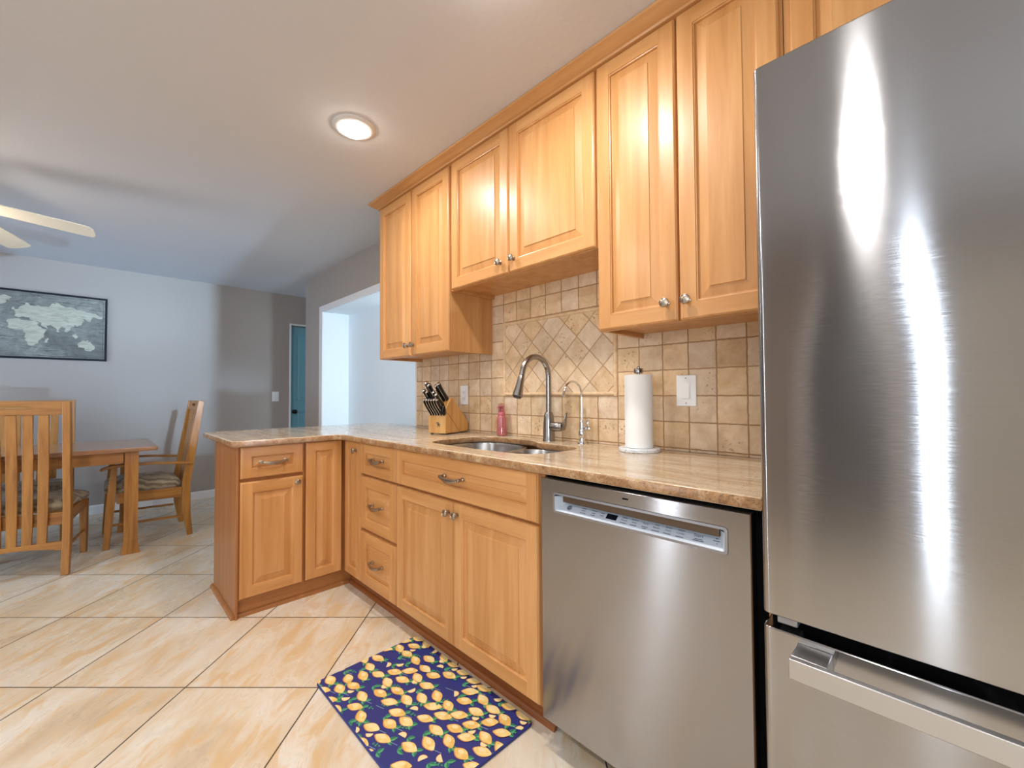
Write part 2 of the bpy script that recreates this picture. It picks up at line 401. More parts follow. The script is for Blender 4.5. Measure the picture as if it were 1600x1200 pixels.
def bar(bm, pts, sizes, mi=0, side=(1, 0, 0)):
    """rectangular section swept along pts; sizes = (width along side, thickness) per point"""
    P = [Vector(p) for p in pts]; n = len(P); S = Vector(side); loops = []
    for i in range(n):
        T = (P[min(i + 1, n - 1)] - P[max(i - 1, 0)]).normalized()
        Nn = T.cross(S).normalized(); w, t = sizes[i] if isinstance(sizes, list) else sizes
        loops.append([P[i] + S * w / 2 + Nn * t / 2, P[i] - S * w / 2 + Nn * t / 2, P[i] - S * w / 2 - Nn * t / 2, P[i] + S * w / 2 - Nn * t / 2])
    loft(bm, loops, True, True, mi)

def prism(bm, poly, a, b, plane='xy', mi=0):
    """polygon extruded from a to b along the axis normal to plane"""
    f = {'xy': lambda p, h: (p[0], p[1], h), 'xz': lambda p, h: (p[0], h, p[1]), 'yz': lambda p, h: (h, p[0], p[1])}[plane]
    loft(bm, [[f(p, a) for p in poly], [f(p, b) for p in poly]], True, True, mi)

def rrect(x0, y0, x1, y1, r, n=6):
    pts = []
    for cx, cy, a0 in ((x1 - r, y1 - r, 0), (x0 + r, y1 - r, 90), (x0 + r, y0 + r, 180), (x1 - r, y0 + r, 270)):
        for i in range(n + 1):
            a = math.radians(a0 + 90 * i / n); pts.append((cx + r * math.cos(a), cy + r * math.sin(a)))
    return pts

def fillet(pts, radii, n=6):
    """round the corners of a polygon"""
    out = []; N = len(pts)
    for i, p in enumerate(pts):
        r = radii[i] if isinstance(radii, list) else radii
        P0, P1, P2 = Vector(pts[i - 1]), Vector(p), Vector(pts[(i + 1) % N])
        if r <= 0: out.append(tuple(P1)); continue
        a, b = (P0 - P1).normalized(), (P2 - P1).normalized()
        h = a.angle(b) / 2; d = r / math.tan(h); c = P1 + (a + b).normalized() * (r / math.sin(h))
        s, e = P1 + a * d, P1 + b * d
        A0 = math.atan2(s.y - c.y, s.x - c.x); A1 = math.atan2(e.y - c.y, e.x - c.x); D = (A1 - A0 + PI) % (2 * PI) - PI
        for k in range(n + 1): out.append((c.x + r * math.cos(A0 + D * k / n), c.y + r * math.sin(A0 + D * k / n)))
    return out

def curve_mesh(splines, half, bevel, res=3):
    """flat plate with holes and rounded edges as a mesh in the xy plane, thickness 2*half+2*bevel around z = 0"""
    cu = bpy.data.curves.new('plate', 'CURVE'); cu.dimensions = '2D'; cu.fill_mode = 'BOTH'
    cu.extrude = half; cu.bevel_depth = bevel; cu.bevel_resolution = res; cu.offset = -bevel
    for s in splines:
        sp = cu.splines.new('POLY'); sp.points.add(len(s) - 1); sp.use_cyclic_u = True
        for p, q in zip(sp.points, s): p.co = (q[0], q[1], 0, 1)
    o = bpy.data.objects.new('plate', cu); C.objects.link(o)
    dg = bpy.context.evaluated_depsgraph_get(); me = bpy.data.meshes.new_from_object(o.evaluated_get(dg))
    bpy.data.objects.remove(o); bpy.data.curves.remove(cu); me.materials.clear()
    return me

def text_into(bm, s, size, M4, mi=0, align='CENTER'):
    cu = bpy.data.curves.new('t', 'FONT'); cu.body = s; cu.size = size; cu.align_x = align; cu.align_y = 'CENTER'; cu.resolution_u = 2
    o = bpy.data.objects.new('t', cu); C.objects.link(o)
    dg = bpy.context.evaluated_depsgraph_get(); me = bpy.data.meshes.new_from_object(o.evaluated_get(dg))
    bpy.data.objects.remove(o); bpy.data.curves.remove(cu)
    n0 = len(bm.faces); v0 = len(bm.verts); bm.from_mesh(me); bm.verts.ensure_lookup_table(); bm.faces.ensure_lookup_table()
    for v in bm.verts[v0:]: v.co = M4 @ v.co
    for f in bm.faces[n0:]: f.material_index = mi
    bpy.data.meshes.remove(me)

def copy_tree(o, parent=None):
    c = o.copy(); C.objects.link(c)
    if parent: c.parent = parent
    for ch in list(o.children): copy_tree(ch, c)
    return c

# ------------------------------------------------------------------ the room
CEIL, XW, YB, YF, XR = 2.44, -5.87, 1.685, -2.35, 3.35
def struct(o, label=None, cat=None): return tag(o, label, cat, None, 'structure')
struct(boxo('floor', (-6.4, -2.6, -0.1), (3.6, 4.2, 0), 'floor'), 'cream stone-look floor tiles laid on the diagonal', 'floor')
struct(boxo('ceiling', (-6.4, -2.6, CEIL), (3.6, 4.2, CEIL + 0.1), 'ceiling'), 'white painted ceiling over kitchen and dining area', 'ceiling')
def wall_boxes(name, boxes, label):
    bm = BM()
    for a, b in boxes: box(bm, a, b)
    return struct(mk(name, bm, 'wall'), label, 'wall')
# far dining wall with the door opening beyond the corner
DY0, DY1, DZ = 1.79, 2.62, 2.055
wall_boxes('wall_left', [((XW - 0.14, -2.6, 0), (XW, DY0, CEIL)), ((XW - 0.14, DY1, 0), (XW, 4.2, CEIL)), ((XW - 0.14, DY0, DZ), (XW, DY1, CEIL))],
           'taupe dining wall that carries the framed map')
# kitchen back wall: stub and header round the alcove, then the tiled run
AX0, AX1, AZ = -4.515, -2.72, 2.02
AYB = 1.957
wall_boxes('wall_back', [((-5.028, YB, 0), (AX0, YB + 0.1, CEIL)), ((AX0, YB, AZ), (AX1, YB + 0.1, CEIL)), ((AX1, YB, 0), (XR, YB + 0.1, CEIL)),
                         ((-3.09, YB, 0), (AX1, YB + 0.1, 0.87)),
                         ((-5.028, YB + 0.1, 0), (AX0 - 0.01, 4.1, CEIL))], 'taupe wall with the framed alcove beside the upper cabinets')
bm = BM()
box(bm, (AX0 - 0.01, AYB, 0), (-1.9, AYB + 0.08, AZ + 0.06)); box(bm, (AX0 - 0.01, YB + 0.1, AZ), (-1.9, AYB, AZ + 0.06)); box(bm, (AX0 - 0.01, YB + 0.1, 0), (AX0, AYB, AZ))
box(bm, (AX0, YB - 0.004, 0), (AX0 + 0.005, YB + 0.1, AZ)); box(bm, (AX0 + 0.005, YB - 0.004, AZ - 0.005), (AX1, YB + 0.1, AZ)); box(bm, (AX1 - 0.005, YB - 0.004, 0.9), (AX1, YB + 0.1, AZ - 0.005))
box(bm, (-1.96, YB + 0.1, 0), (-1.9, AYB, AZ))  # unseen end of the alcove, extended to hold the added lamp
struct(mk('wall_alcove', bm, 'alcove'), 'pale blue-white alcove wall behind the peninsula', 'wall')
bm = BM()
box(bm, (AX0 - 0.085, YB - 0.010, 0), (AX0, YB - 0.0005, AZ + 0.06)); box(bm, (AX0, YB - 0.010, AZ), (AX1, YB - 0.0005, AZ + 0.06))
box(bm, (AX1, YB - 0.010, 0.9165), (AX1 + 0.0212, YB - 0.0005, AZ + 0.06))
struct(mk('trim_1', bm, 'trim', bevel=0.002), 'white casing round the alcove opening', 'trim')
wall_boxes('wall_front', [((-6.4, YF - 0.12, 0), (-2.17, YF, CEIL)), ((-2.05, YF - 0.12, 0), (-0.28, YF, CEIL)), ((-0.08, YF - 0.12, 0), (0.7, YF, CEIL)), ((2.2, YF - 0.12, 0), (3.6, YF, CEIL)),
                          ((-2.17, YF - 0.12, 2.2), (-2.05, YF, CEIL)), ((-0.28, YF - 0.12, 2.2), (-0.08, YF, CEIL)), ((0.7, YF - 0.12, 2.0), (2.2, YF, CEIL)), ((0.7, YF - 0.12, 0), (2.2, YF, 0.7))],
           'taupe wall opposite the kitchen run')
bm = BM()
for a, b in ((-0.86, -0.795), (-0.405, -0.345)): box(bm, (a, YF, 0), (b, YF + 0.016, 2.1))
box(bm, (-0.86, YF, 2.1), (-0.345, YF + 0.016, 2.165))
struct(mk('reflect_strips', bm, 'trim', bevel=0.002), 'white strips added behind the viewer for the steel to reflect', 'trim')  # pale bands added only for the refrigerator reflection
bm = BM(); box(bm, (-0.793, YF + 0.001, 0.01), (-0.407, YF + 0.012, 2.098))
bm2 = BM(); box(bm2, (-0.035, YF + 0.001, 0.01), (0.52, YF + 0.014, 2.1))
struct(mk('reflect_panel_cream', bm2, plain('cream_reflect_paint', (226, 222, 212), 0.5), bevel=0.002), 'cream panel added behind the viewer for the steel to reflect', 'door')  # added to lighten the reflection in the refrigerator
struct(mk('reflect_panel_grey', bm, plain('slate_reflect_paint', (112, 112, 116), 0.5), bevel=0.002), 'grey panel added behind the viewer for the steel to reflect', 'door')  # added as a dark band in the refrigerator reflection
wall_boxes('wall_right', [((XR, -2.6, 0), (XR + 0.12, 0.5, CEIL)), ((XR, 0.98, 0), (XR + 0.12, 1.9, CEIL)), ((XR, 0.5, 0.87), (XR + 0.12, 0.98, 2.03)), ((XR, 0.5, 2.03), (XR + 0.12, 0.74, CEIL)), ((XR, 0.74, 2.17), (XR + 0.12, 0.98, CEIL)), ((XR, 0.5, 0), (XR + 0.12, 0.98, 0.615))],
           'taupe wall at the right end of the kitchen')  # openings cut to shape the two added lamp beams
wall_boxes('wall_passage', [((-6.4, 4.1, 0), (-4.5, 4.2, CEIL))], 'taupe wall closing the passage')
def prof_trim(name, y0, y1, x, label):
    bm = BM(); loft(bm, [[(x, y, 0), (x + 0.014, y, 0), (x + 0.014, y, 0.07), (x + 0.008, y, 0.083), (x, y, 0.085)] for y in (y0, y1)], True, True)
    return struct(mk(name, bm, 'trim'), label, 'baseboard')
prof_trim('baseboard_left', -2.35, DY0 - 0.02, XW, 'white baseboard along the dining wall')
# passage door
bm = BM(); w = 0.02
box(bm, (XW - 0.001, DY0 - w, 0), (XW + 0.012, DY0, DZ + w)); box(bm, (XW - 0.001, DY1, 0), (XW + 0.012, DY1 + w, DZ + w)); box(bm, (XW - 0.001, DY0, DZ), (XW + 0.012, DY1, DZ + w))
struct(mk('trim_2', bm, 'trim', bevel=0.002), 'thin white casing round the teal door', 'trim')

# ------------------------------------------------------------------ raised panel fronts
def raised(w, h, fr=0.055, t=0.02, horiz=False):
    """cabinet front, x 0..w, z 0..h, face toward -y at y=-t; slot 0 upright grain, slot 1 lengthwise grain"""
    bm = BM(); fr = min(fr, w * 0.30, h * 0.30)
    def ring(i, y): return [(i, y, i), (w - i, y, i), (w - i, y, h - i), (i, y, h - i)]
    pm = 1 if horiz else 0
    def add(loops, mi):
        V = [[bm.verts.new(p) for p in L] for L in loops]
        for A, B in zip(V, V[1:]):
            for k in range(4):
                j = (k + 1) % 4; bm.faces.new((A[k], A[j], B[j], B[k])).material_index = mi
        return V
    e = 0.007
    V = add([ring(0, 0), ring(0, -t + 0.008), ring(0.002, -t + 0.004), ring(0.004, -t + 0.003), ring(0.0045, -t + 0.0008), ring(e, -t)], 0)
    bm.faces.new(V[0]).material_index = 0
    # stiles (full height) and rails
    for (x0, z0, x1, z1, mi) in ((e, e, fr, h - e, 0), (w - fr, e, w - e, h - e, 0), (fr, e, w - fr, fr, 1), (fr, h - fr, w - fr, h - e, 1)):
        f = bm.faces.new([bm.verts.new(p) for p in ((x0, -t, z0), (x1, -t, z0), (x1, -t, z1), (x0, -t, z1))]); f.material_index = mi
    s = min(1.0, (min(w, h) - 2 * fr) / 0.085)
    V = add([ring(fr, -t), ring(fr + 0.001 * s, -t + 0.003), ring(fr + 0.0045 * s, -t + 0.004), ring(fr + 0.006 * s, -t + 0.0120), ring(fr + 0.010 * s, -t + 0.0122), ring(fr + 0.014 * s, -t + 0.0112), ring(fr + 0.040 * s, -t + 0.0048), ring(fr + 0.0412 * s, -t + 0.0020)], pm)
    bm.faces.new(V[-1]).material_index = pm
    for v in bm.verts: pass
    return bm

def front(name, w, h, parent, loc, rz=0.0, horiz=False, fr=0.055):
    o = mk(name, raised(w, h, fr, 0.02, horiz), ['wood', 'wood_h'], parent, loc, (0, 0, rz))
    return o

def knob_mesh():
    bm = BM(); lathe(bm, [(0.010, 0.0), (0.010, -0.002), (0.0055, -0.004), (0.005, -0.012), (0.009, -0.016), (0.0155, -0.019), (0.0165, -0.022), (0.0155, -0.025), (0.0135, -0.0262), (0.0125, -0.0250), (0.009, -0.0265), (0.003, -0.0285)], 20, axis='y'); return bm
def pull_mesh(L=0.115):
    bm = BM(); h = L / 2
    for s in (-1, 1): lathe(bm, [(0.009, 0.0), (0.009, -0.003), (0.006, -0.006), (0.006, -0.018), (0.009, -0.022), (0.009, -0.027), (0.005, -0.029)], 14, at=(s * h, 0, 0), axis='y')
    pts, rad = [], []
    for i in range(17):
        u = -1 + 2 * i / 16; pts.append((u * h, -0.024 - 0.007 * (1 - u * u), -0.010 * (1 - u * u) * 1.0))
        k = 1 - abs(u); rad.append((0.0050 + 0.0050 * min(1, k * 1.6), 0.0045 + 0.0020 * k))
    tube(bm, pts, rad, 10); return bm
def knob(parent, x, z, y=-0.02): return mk('knob', knob_mesh(), 'pewter', parent, (x, y, z), smooth=True)
def pull(parent, x, z, L=0.115, y=-0.02): return mk('handle', pull_mesh(L), 'pewter', parent, (x, y, z), smooth=True)

# ------------------------------------------------------------------ base cabinets along the wall
FY = 1.094      # face frame plane; fronts stand 20 mm proud of it
Z0, ZT = 0.101, 0.879
def base_body(parent, x0, x1, ox):
    bm = BM(); box(bm, (x0 - ox, FY, Z0 - 0.012), (x1 - ox, 1.66, 0.884)); return mk('body', bm, 'wood_shaded', parent, bevel=0.001)
# sink cabinet
sk = thing('sink_base_cabinet', 'wide maple base cabinet under the sink with two doors and one long false drawer front', 'cabinet', (-1.915, 0, 0))
bm = BM(); ww = 0.96
box(bm, (0, FY, Z0 - 0.012), (0.018, 1.66, 0.884)); box(bm, (ww - 0.018, FY, Z0 - 0.012), (ww, 1.66, 0.884)); box(bm, (0.018, FY, Z0 - 0.012), (ww - 0.018, 1.66, Z0 + 0.006)); box(bm, (0.018, 1.64, Z0 + 0.006), (ww - 0.018, 1.66, 0.884)); box(bm, (0.018, FY, Z0 + 0.006), (ww - 0.018, FY + 0.019, 0.884))
mk('body', bm, 'wood_shaded', sk, bevel=0.001)
W = 0.944
f = front('drawer_front', W, ZT - 0.7065, sk, (-1.9175 + 1.915, FY, 0.7065), horiz=True, fr=0.052); pull(f, 0.47, 0.092, 0.125)
xm = -1.4485 + 1.915
f = front('door', xm - (-0.0025) - 0.001, 0.696 - Z0, sk, (-0.0025, FY, Z0)); knob(f, xm - 0.028, 0.548)
f = front('door', (-0.9735 + 1.915) - xm - 0.001, 0.696 - Z0, sk, (xm + 0.001, FY, Z0)); knob(f, 0.028, 0.548)
# three-drawer cabinet
dk = thing('drawer_base_cabinet', 'narrow maple base cabinet with a stack of three drawers', 'cabinet', (-2.318, 0, 0))
base_body(dk, -2.318, -1.917, -2.318)
for z0, z1 in ((0.7065, ZT), (0.405, 0.696), (Z0, 0.390)):
    f = front('drawer', 0.386, z1 - z0, dk, (0.005, FY, z0), horiz=True, fr=0.058); pull(f, 0.20, (z1 - z0) / 2 + 0.005, 0.105)
# corner cabinet with its two folding fronts
PX = -2.565     # peninsula face frame plane, fronts look toward +x
ck = thing('corner_base_cabinet', 'maple corner base cabinet with two narrow hinged fronts meeting in the inside corner', 'cabinet', (-2.6, 1.35, 0))
bm = BM(); poly = [(-2.320, FY), (PX, FY), (PX, 0.862), (-3.09, 0.862), (-3.09, 1.66), (-2.320, 1.66)]
prism(bm, [(x + 2.6, y - 1.35) for x, y in poly], Z0 - 0.012, 0.884); mk('body', bm, 'wood_shaded', ck, bevel=0.001)
f = front('door', 0.205, ZT - Z0, ck, (-2.5425 + 0.014 + 2.6, FY - 1.35, Z0), fr=0.05); knob(f, 0.155, 0.728)
f = front('door', 0.205, ZT - Z0, ck, (PX + 2.6, 0.8615 - 1.35, Z0), PI / 2, fr=0.05)
# peninsula end cabinet
pk = thing('peninsula_base_cabinet', 'maple base cabinet at the free end of the peninsula with one drawer over one door', 'cabinet', (-2.85, 0.70, 0))
bm = BM(); box(bm, (-3.09 + 2.85, 0.536 - 0.70, Z0 - 0.012), (PX + 2.85, 0.860 - 0.70, 0.884)); mk('body', bm, 'wood_shaded', pk, bevel=0.001)
bm = BM(); box(bm, (-3.10 + 2.85, 0.524 - 0.70, 0.0), (-2.558 + 2.85, 0.5355 - 0.70, 0.884)); mk('end_panel', bm, 'wood_shaded', pk, bevel=0.0015)
f = front('drawer', 0.305, ZT - 0.715, pk, (PX + 2.85, 0.541 - 0.70, 0.715), PI / 2, True, 0.052); pull(f, 0.150, 0.082, 0.118)
f = front('door', 0.305, 0.697 - Z0, pk, (PX + 2.85, 0.541 - 0.70, Z0), PI / 2); knob(f, 0.272, 0.565)
# toe boards and shoe moulding
bm = BM()
box(bm, (-2.60, 1.140, 0.0), (-0.955, 1.16, Z0 - 0.013))
tb = mk('trim_3', bm, 'toe', bevel=0.001); struct(tb, 'dark brown toe board under the sink run', 'trim')
bm = BM(); box(bm, (-2.605, 0.5365, 0.0), (-2.588, 1.1395, Z0 - 0.013)); struct(mk('trim_4', bm, 'toe_y', bevel=0.001), 'maple toe board under the peninsula', 'trim')
def shoe(p0, p1, nrm):
    p0, p1, nrm = Vector(p0), Vector(p1), Vector(nrm); sec = [(0, 0), (0.016, 0), (0.0155, 0.008), (0.012, 0.015), (0.006, 0.020), (0, 0.021)]
    return [[tuple(p + nrm * a + Vector((0, 0, b))) for a, b in sec] for p in (p0, p1)]
bm = BM(); loft(bm, shoe((-2.572, 1.1395, 0), (-0.95, 1.1395, 0), (0, -1, 0))); struct(mk('trim_5', bm, 'toe', smooth=True), 'dark brown quarter round moulding along the sink run', 'trim')
bm = BM(); loft(bm, shoe((-2.5875, 0.51, 0), (-2.5875, 1.1235, 0), (1, 0, 0))); loft(bm, shoe((-3.115, 0.5235, 0), (-2.572, 0.5235, 0), (0, -1, 0)))
struct(mk('trim_6', bm, 'toe_y', smooth=True), 'maple quarter round moulding round the foot of the peninsula', 'trim')

# ------------------------------------------------------------------ countertops
def slab(name, splines, zt, label):
    me = curve_mesh(splines, 0.0155 - 0.009, 0.009, 3)
    o = mkme(name, me, ['granite', 'granite_edge'], None, (0, 0, zt - 0.0155), smooth=True, ang=40)
    for p in me.polygons:
        if abs(p.normal.z) < 0.8: p.material_index = 1
    tag(o, label, 'countertop'); return o
ZC = 0.9155
pen = [(-1.9045, 1.045), (-2.515, 1.045), (-2.515, 0.495), (-3.337, 0.495), (-3.337, 1.742), (-2.7235, 1.742), (-2.7235, 1.674), (-1.9045, 1.674)]
slab('countertop', [fillet(pen, [0.0, 0.06, 0.045, 0.03, 0.02, 0.0, 0.0, 0.0])], ZC, 'brown-speckled granite slab that covers the peninsula and the corner')
hole = fillet([(-1.83, 1.172), (-1.43, 1.165), (-1.09, 1.185), (-1.09, 1.515), (-1.37, 1.515), (-1.46, 1.575), (-1.83, 1.575)], [0.13, 0.0, 0.12, 0.10, 0.09, 0.09, 0.13], 8)
slab('countertop', [fillet([(-1.9015, 1.045), (-0.284, 1.045), (-0.284, 1.674), (-1.9015, 1.674)], 0.0), hole], ZC, 'brown-speckled granite slab with the sink cut out, over the dishwasher')

# ------------------------------------------------------------------ sink, faucets
sn = thing('sink', 'undermount stainless steel double bowl sink set in the granite', 'sink', (-1.45, 1.36, 0.88))
def bowl(x0, y0, x1, y1, r, depth, name):
    bm = BM(); loops = []
    for ins, z, rr in ((-0.012, 0.0, r + 0.012), (0.0, 0.0, r), (0.003, -0.01, r), (0.008, -depth * 0.7, r), (0.02, -depth * 0.93, r * 0.9), (0.05, -depth, r * 0.7)):
        loops.append([(x + 1.45, y - 1.36, z) for x, y in rrect(x0 + ins, y0 + ins, x1 - ins, y1 - ins, max(0.01, rr), 8)])
    V = loft(bm, loops, True, False); bm.faces.new(V[-1])
    o = mk(name, bm, 'sink', sn, smooth=True, ang=60)
    s = o.modifiers.new('thick', 'SOLIDIFY'); s.thickness = 0.0015; s.offset = 1
    bm = BM(); cx, cy = (x0 + x1) / 2 + 1.45, (y0 + y1) / 2 - 1.36
    lathe(bm, [(0.045, -depth + 0.003), (0.042, -depth + 0.005), (0.032, -depth + 0.003), (0.03, -depth + 0.001)], 24, at=(cx, cy, 0))
    mk('drain', bm, 'chrome', o, smooth=True)
bowl(-1.845, 1.155, -1.445, 1.585, 0.13, 0.20, 'bowl')
bowl(-1.425, 1.165, -1.075, 1.535, 0.11, 0.17, 'bowl')

fc = thing('kitchen_faucet', 'tall brushed nickel gooseneck faucet with pull-down spray head behind the sink', 'faucet', (-1.372, 1.602, ZC))
bm = BM(); lathe(bm, [(0.031, 0.0), (0.031, 0.006), (0.0290, 0.010), (0.0285, 0.05), (0.0270, 0.09), (0.0240, 0.125), (0.0185, 0.142)], 28); mk('body', bm, 'nickel', fc, smooth=True)
bm = BM(); R = 0.093; pts = [(0, 0, 0.13), (0, 0, 0.20), (0, 0, 0.26), (0, 0, 0.31)]
for i in range(1, 17):
    a = math.radians(168 * i / 16); pts.append((0, -R + R * math.cos(a), 0.318 + R * math.sin(a)))
e = Vector(pts[-1]); dr = (Vector(pts[-1]) - Vector(pts[-2])).normalized()
pts.append(tuple(e + dr * 0.02)); tube(bm, pts, 0.0135, 18); mk('spout', bm, 'nickel', fc, smooth=True)
bm = BM(); q0 = e + dr * 0.021
tube(bm, [tuple(q0 + dr * s) for s in (0, 0.002, 0.03, 0.06, 0.085, 0.10, 0.103)], [0.0140, 0.0150, 0.0165, 0.0195, 0.0228, 0.0238, 0.020], 20)
sh = mk('spray_head', bm, 'nickel', fc, smooth=True)
bm = BM(); tube(bm, [tuple(q0 + dr * s) for s in (0.1032, 0.107)], [0.0195, 0.018], 20); mk('nozzle', bm, 'black', sh, smooth=True)
bm = BM(); tube(bm, [(0.018, 0, 0.072), (0.03, 0, 0.072), (0.075, 0, 0.074), (0.085, 0, 0.075)], [0.021, 0.0235, 0.0225, 0.016], 18)
hn = mk('handle', bm, 'nickel', fc, smooth=True)
bm = BM(); bar(bm, [(0.070, 0, 0.056), (0.088, 0, 0.062), (0.099, 0, 0.085), (0.104, 0, 0.115), (0.110, 0, 0.142)], [(0.020, 0.010), (0.026, 0.012), (0.022, 0.010), (0.018, 0.007), (0.014, 0.005)], side=(0, 1, 0))
mk('lever', bm, 'nickel', hn, bevel=0.003)

ff = thing('filter_faucet', 'slim chrome drinking water faucet to the right of the kitchen faucet', 'faucet', (-1.186, 1.622, ZC))
bm = BM(); lathe(bm, [(0.023, 0.0), (0.022, 0.006), (0.013, 0.010), (0.011, 0.025), (0.016, 0.033), (0.017, 0.05), (0.013, 0.066), (0.011, 0.07), (0.012, 0.085), (0.010, 0.105), (0.007, 0.112)], 24); mk('body', bm, 'chrome', ff, smooth=True)
bm = BM(); R = 0.066; pts = [(0, 0, 0.108), (0, 0, 0.16), (0, 0, 0.215)]
for i in range(1, 15):
    a = math.radians(160 * i / 14); pts.append((0, -R + R * math.cos(a), 0.222 + R * math.sin(a)))
e = Vector(pts[-1]); dr = (e - Vector(pts[-2])).normalized(); pts.append(tuple(e + dr * 0.02)); tube(bm, pts, 0.0052, 12)
sp_ = mk('spout', bm, 'chrome', ff, smooth=True)
bm = BM(); tube(bm, [tuple(e + dr * s) for s in (-0.004, 0.0, 0.026, 0.028)], [0.006, 0.0068, 0.0068, 0.005], 12); mk('tip', bm, 'chrome', sp_, smooth=True)
bm = BM(); tube(bm, [(0.008, 0, 0.072), (0.022, 0, 0.072), (0.026, 0, 0.072), (0.040, 0, 0.072), (0.046, 0, 0.072)], [0.009, 0.009, 0.012, 0.010, 0.006], 14)
tube(bm, [(0.034, 0, 0.076), (0.034, 0, 0.09), (0.033, 0, 0.105), (0.032, 0, 0.112)], [0.004, 0.005, 0.007, 0.004], 12); mk('handle', bm, 'chrome', ff, smooth=True)

# ------------------------------------------------------------------ dishwasher
DX0, DX1, DYF, DZ0, DZ1 = -0.937, -0.312, 1.054, 0.0976, 0.8718
dw = thing('dishwasher', 'stainless steel dishwasher with pocket handle control panel between sink cabinet and refrigerator', 'dishwasher', (-0.62, 1.35, 0))
ox, oy = 0.62, -1.35
bm = BM(); box(bm, (-0.95 + ox, 1.098 + oy, 0.10), (-0.292 + ox, 1.65 + oy, 0.8825)); box(bm, (-0.93 + ox, 1.16 + oy, 0.012), (-0.31 + ox, 1.64 + oy, 0.10)); mk('tub', bm, 'void', dw)
px0, px1, pz0, pz1 = -0.886, -0.360, 0.769, 0.832
outer = [(DX0, DZ0), (DX1, DZ0), (DX1, DZ1), (DX0, DZ1)]; inner = rrect(px0, pz0, px1, pz1, 0.008, 4)
me = curve_mesh([[(x + ox, z) for x, z in outer], [(x + ox, z) for x, z in inner]], 0.0195, 0.0012, 1)
door_ = mkme('door', me, 'steel_dw', dw, (0, DYF + 0.0207 + oy, 0), (PI / 2, 0, 0), smooth=True, ang=30)
# recess: bezel ring, back, sloped control strip
bm = BM(); ins = rrect(px0 + 0.006, pz0 + 0.006, px1 - 0.006, pz1 - 0.006, 0.006, 4); out = rrect(px0 - 0.0005, pz0 - 0.0005, px1 + 0.0005, pz1 + 0.0005, 0.008, 4)
loft(bm, [[(x + ox, DYF - 0.0015 + oy, z) for x, z in out], [(x + ox, DYF - 0.0025 + oy, z) for x, z in ins], [(x + ox, DYF + 0.035 + oy, z) for x, z in ins]], True, False); mk('handle_pocket', bm, 'bezel', dw, smooth=True)
bm = BM(); box(bm, (px0 + ox, DYF + 0.036 + oy, pz0), (px1 + ox, DYF + 0.0405 + oy, pz1)); mk('pocket_back', bm, 'bezel', dw)
yA, zA, yB2, zB2 = DYF - 0.002, pz0 + 0.0065, DYF + 0.030, pz0 + 0.033
bm = BM(); poly = [(yA + oy, zA), (yB2 + oy, zB2), (yB2 + 0.005 + oy, zB2), (yB2 + 0.005 + oy, zA - 0.0004), (yA + oy, zA - 0.0004)]
prism(bm, poly, px0 + 0.0065 + ox, px1 - 0.0065 + ox, 'yz'); cp = mk('control_panel', bm, 'panel', dw)
for s, x in ((1, px0 + 0.0065), (-1, px1 - 0.0065)):
    bm = BM(); loft(bm, [[(x + ox, yA + oy, zA), (x + ox, yB2 + oy, zB2 + 0.0), (x + ox, yB2 + oy, pz1 - 0.012), (x + ox, yA + oy, pz1 - 0.012)], [(x + 0.001 * s + ox, yA + oy, zA), (x + s * 0.03 + ox, yB2 + oy, zB2), (x + s * 0.03 + ox, yB2 + oy, pz1 - 0.012), (x + 0.001 * s + ox, yA + oy, pz1 - 0.012)]])
    mk('pocket_cheek', bm, 'panel', dw)
bm = BM(); box(bm, (px0 + 0.035 + ox, DYF + 0.004 + oy, pz1 - 0.027), (px1 - 0.02 + ox, DYF + 0.034 + oy, pz1 - 0.0065)); mk('grip', bm, 'grip', dw, bevel=0.002)
# printing on the sloped strip
sl = Vector((0, yB2 - yA, zB2 - zA)); L = sl.length; sl.normalize(); nr = Vector((0, -sl.z, sl.y))
def on_strip(x, v, lift=0.0004):
    o = Vector((x + ox, yA + oy, zA)) + sl * (v * L) + nr * lift
    return Matrix(((1, 0, nr.x, o.x), (0, sl.y, nr.y, o.y), (0, sl.z, nr.z, o.z), (0, 0, 0, 1)))
bm = BM()
def sbar(x, v, w, h):
    m = on_strip(x, v); bm.faces.new([bm.verts.new(m @ Vector(p)) for p in ((-w / 2, -h / 2, 0), (w / 2, -h / 2, 0), (w / 2, h / 2, 0), (-w / 2, h / 2, 0))])
XS = lambda u: u
for x, lines in ((-0.778, ((.70, .016), (.52, .014), (.32, .02))), (-0.742, ((.70, .02), (.50, .012), (.32, .015))), (-0.712, ((.66, .013), (.46, .012))),
                 (-0.640, ((.30, .02),)), (-0.608, ((.30, .02),)), (-0.575, ((.38, .018), (.26, .012))), (-0.543, ((.28, .022),)), (-0.511, ((.28, .02),)), (-0.478, ((.26, .02),)), (-0.432, ((.40, .02), (.30, .028))), (-0.388, ((.72, .012), (.55, .02), (.38, .003)))):
    for v, w in lines: sbar(x, v, w, 0.0018)
for x, a, b in ((-0.608, 'Active', 'Vent'), (-0.543, 'Dry', 'Boost'), (-0.511, 'Wash', 'Zone'), (-0.478, 'Wash', 'Cycles'), (-0.640, 'Delay', 'Hours')):
    text_into(bm, a, 0.0078, on_strip(x, .72)); text_into(bm, b, 0.0078, on_strip(x, .52))
text_into(bm, 'Reset', 0.0078, on_strip(-0.575, .64)); text_into(bm, 'Start', 0.0125, on_strip(-0.434, .64))
KEEP.append(1)
mk('panel_print', bm, 'ink', cp)
bm = BM(); m = on_strip(-0.832, 0.5, 0.0004)
for (r, mi, lf) in ((0.0088, 0, 0.0), (0.0072, 1, 0.0002), (0.0064, 0, 0.0004)):
    f_ = bm.faces.new([bm.verts.new(m @ Vector((r * math.cos(2 * PI * k / 24), r * math.sin(2 * PI * k / 24), lf))) for k in range(24)]); f_.material_index = mi
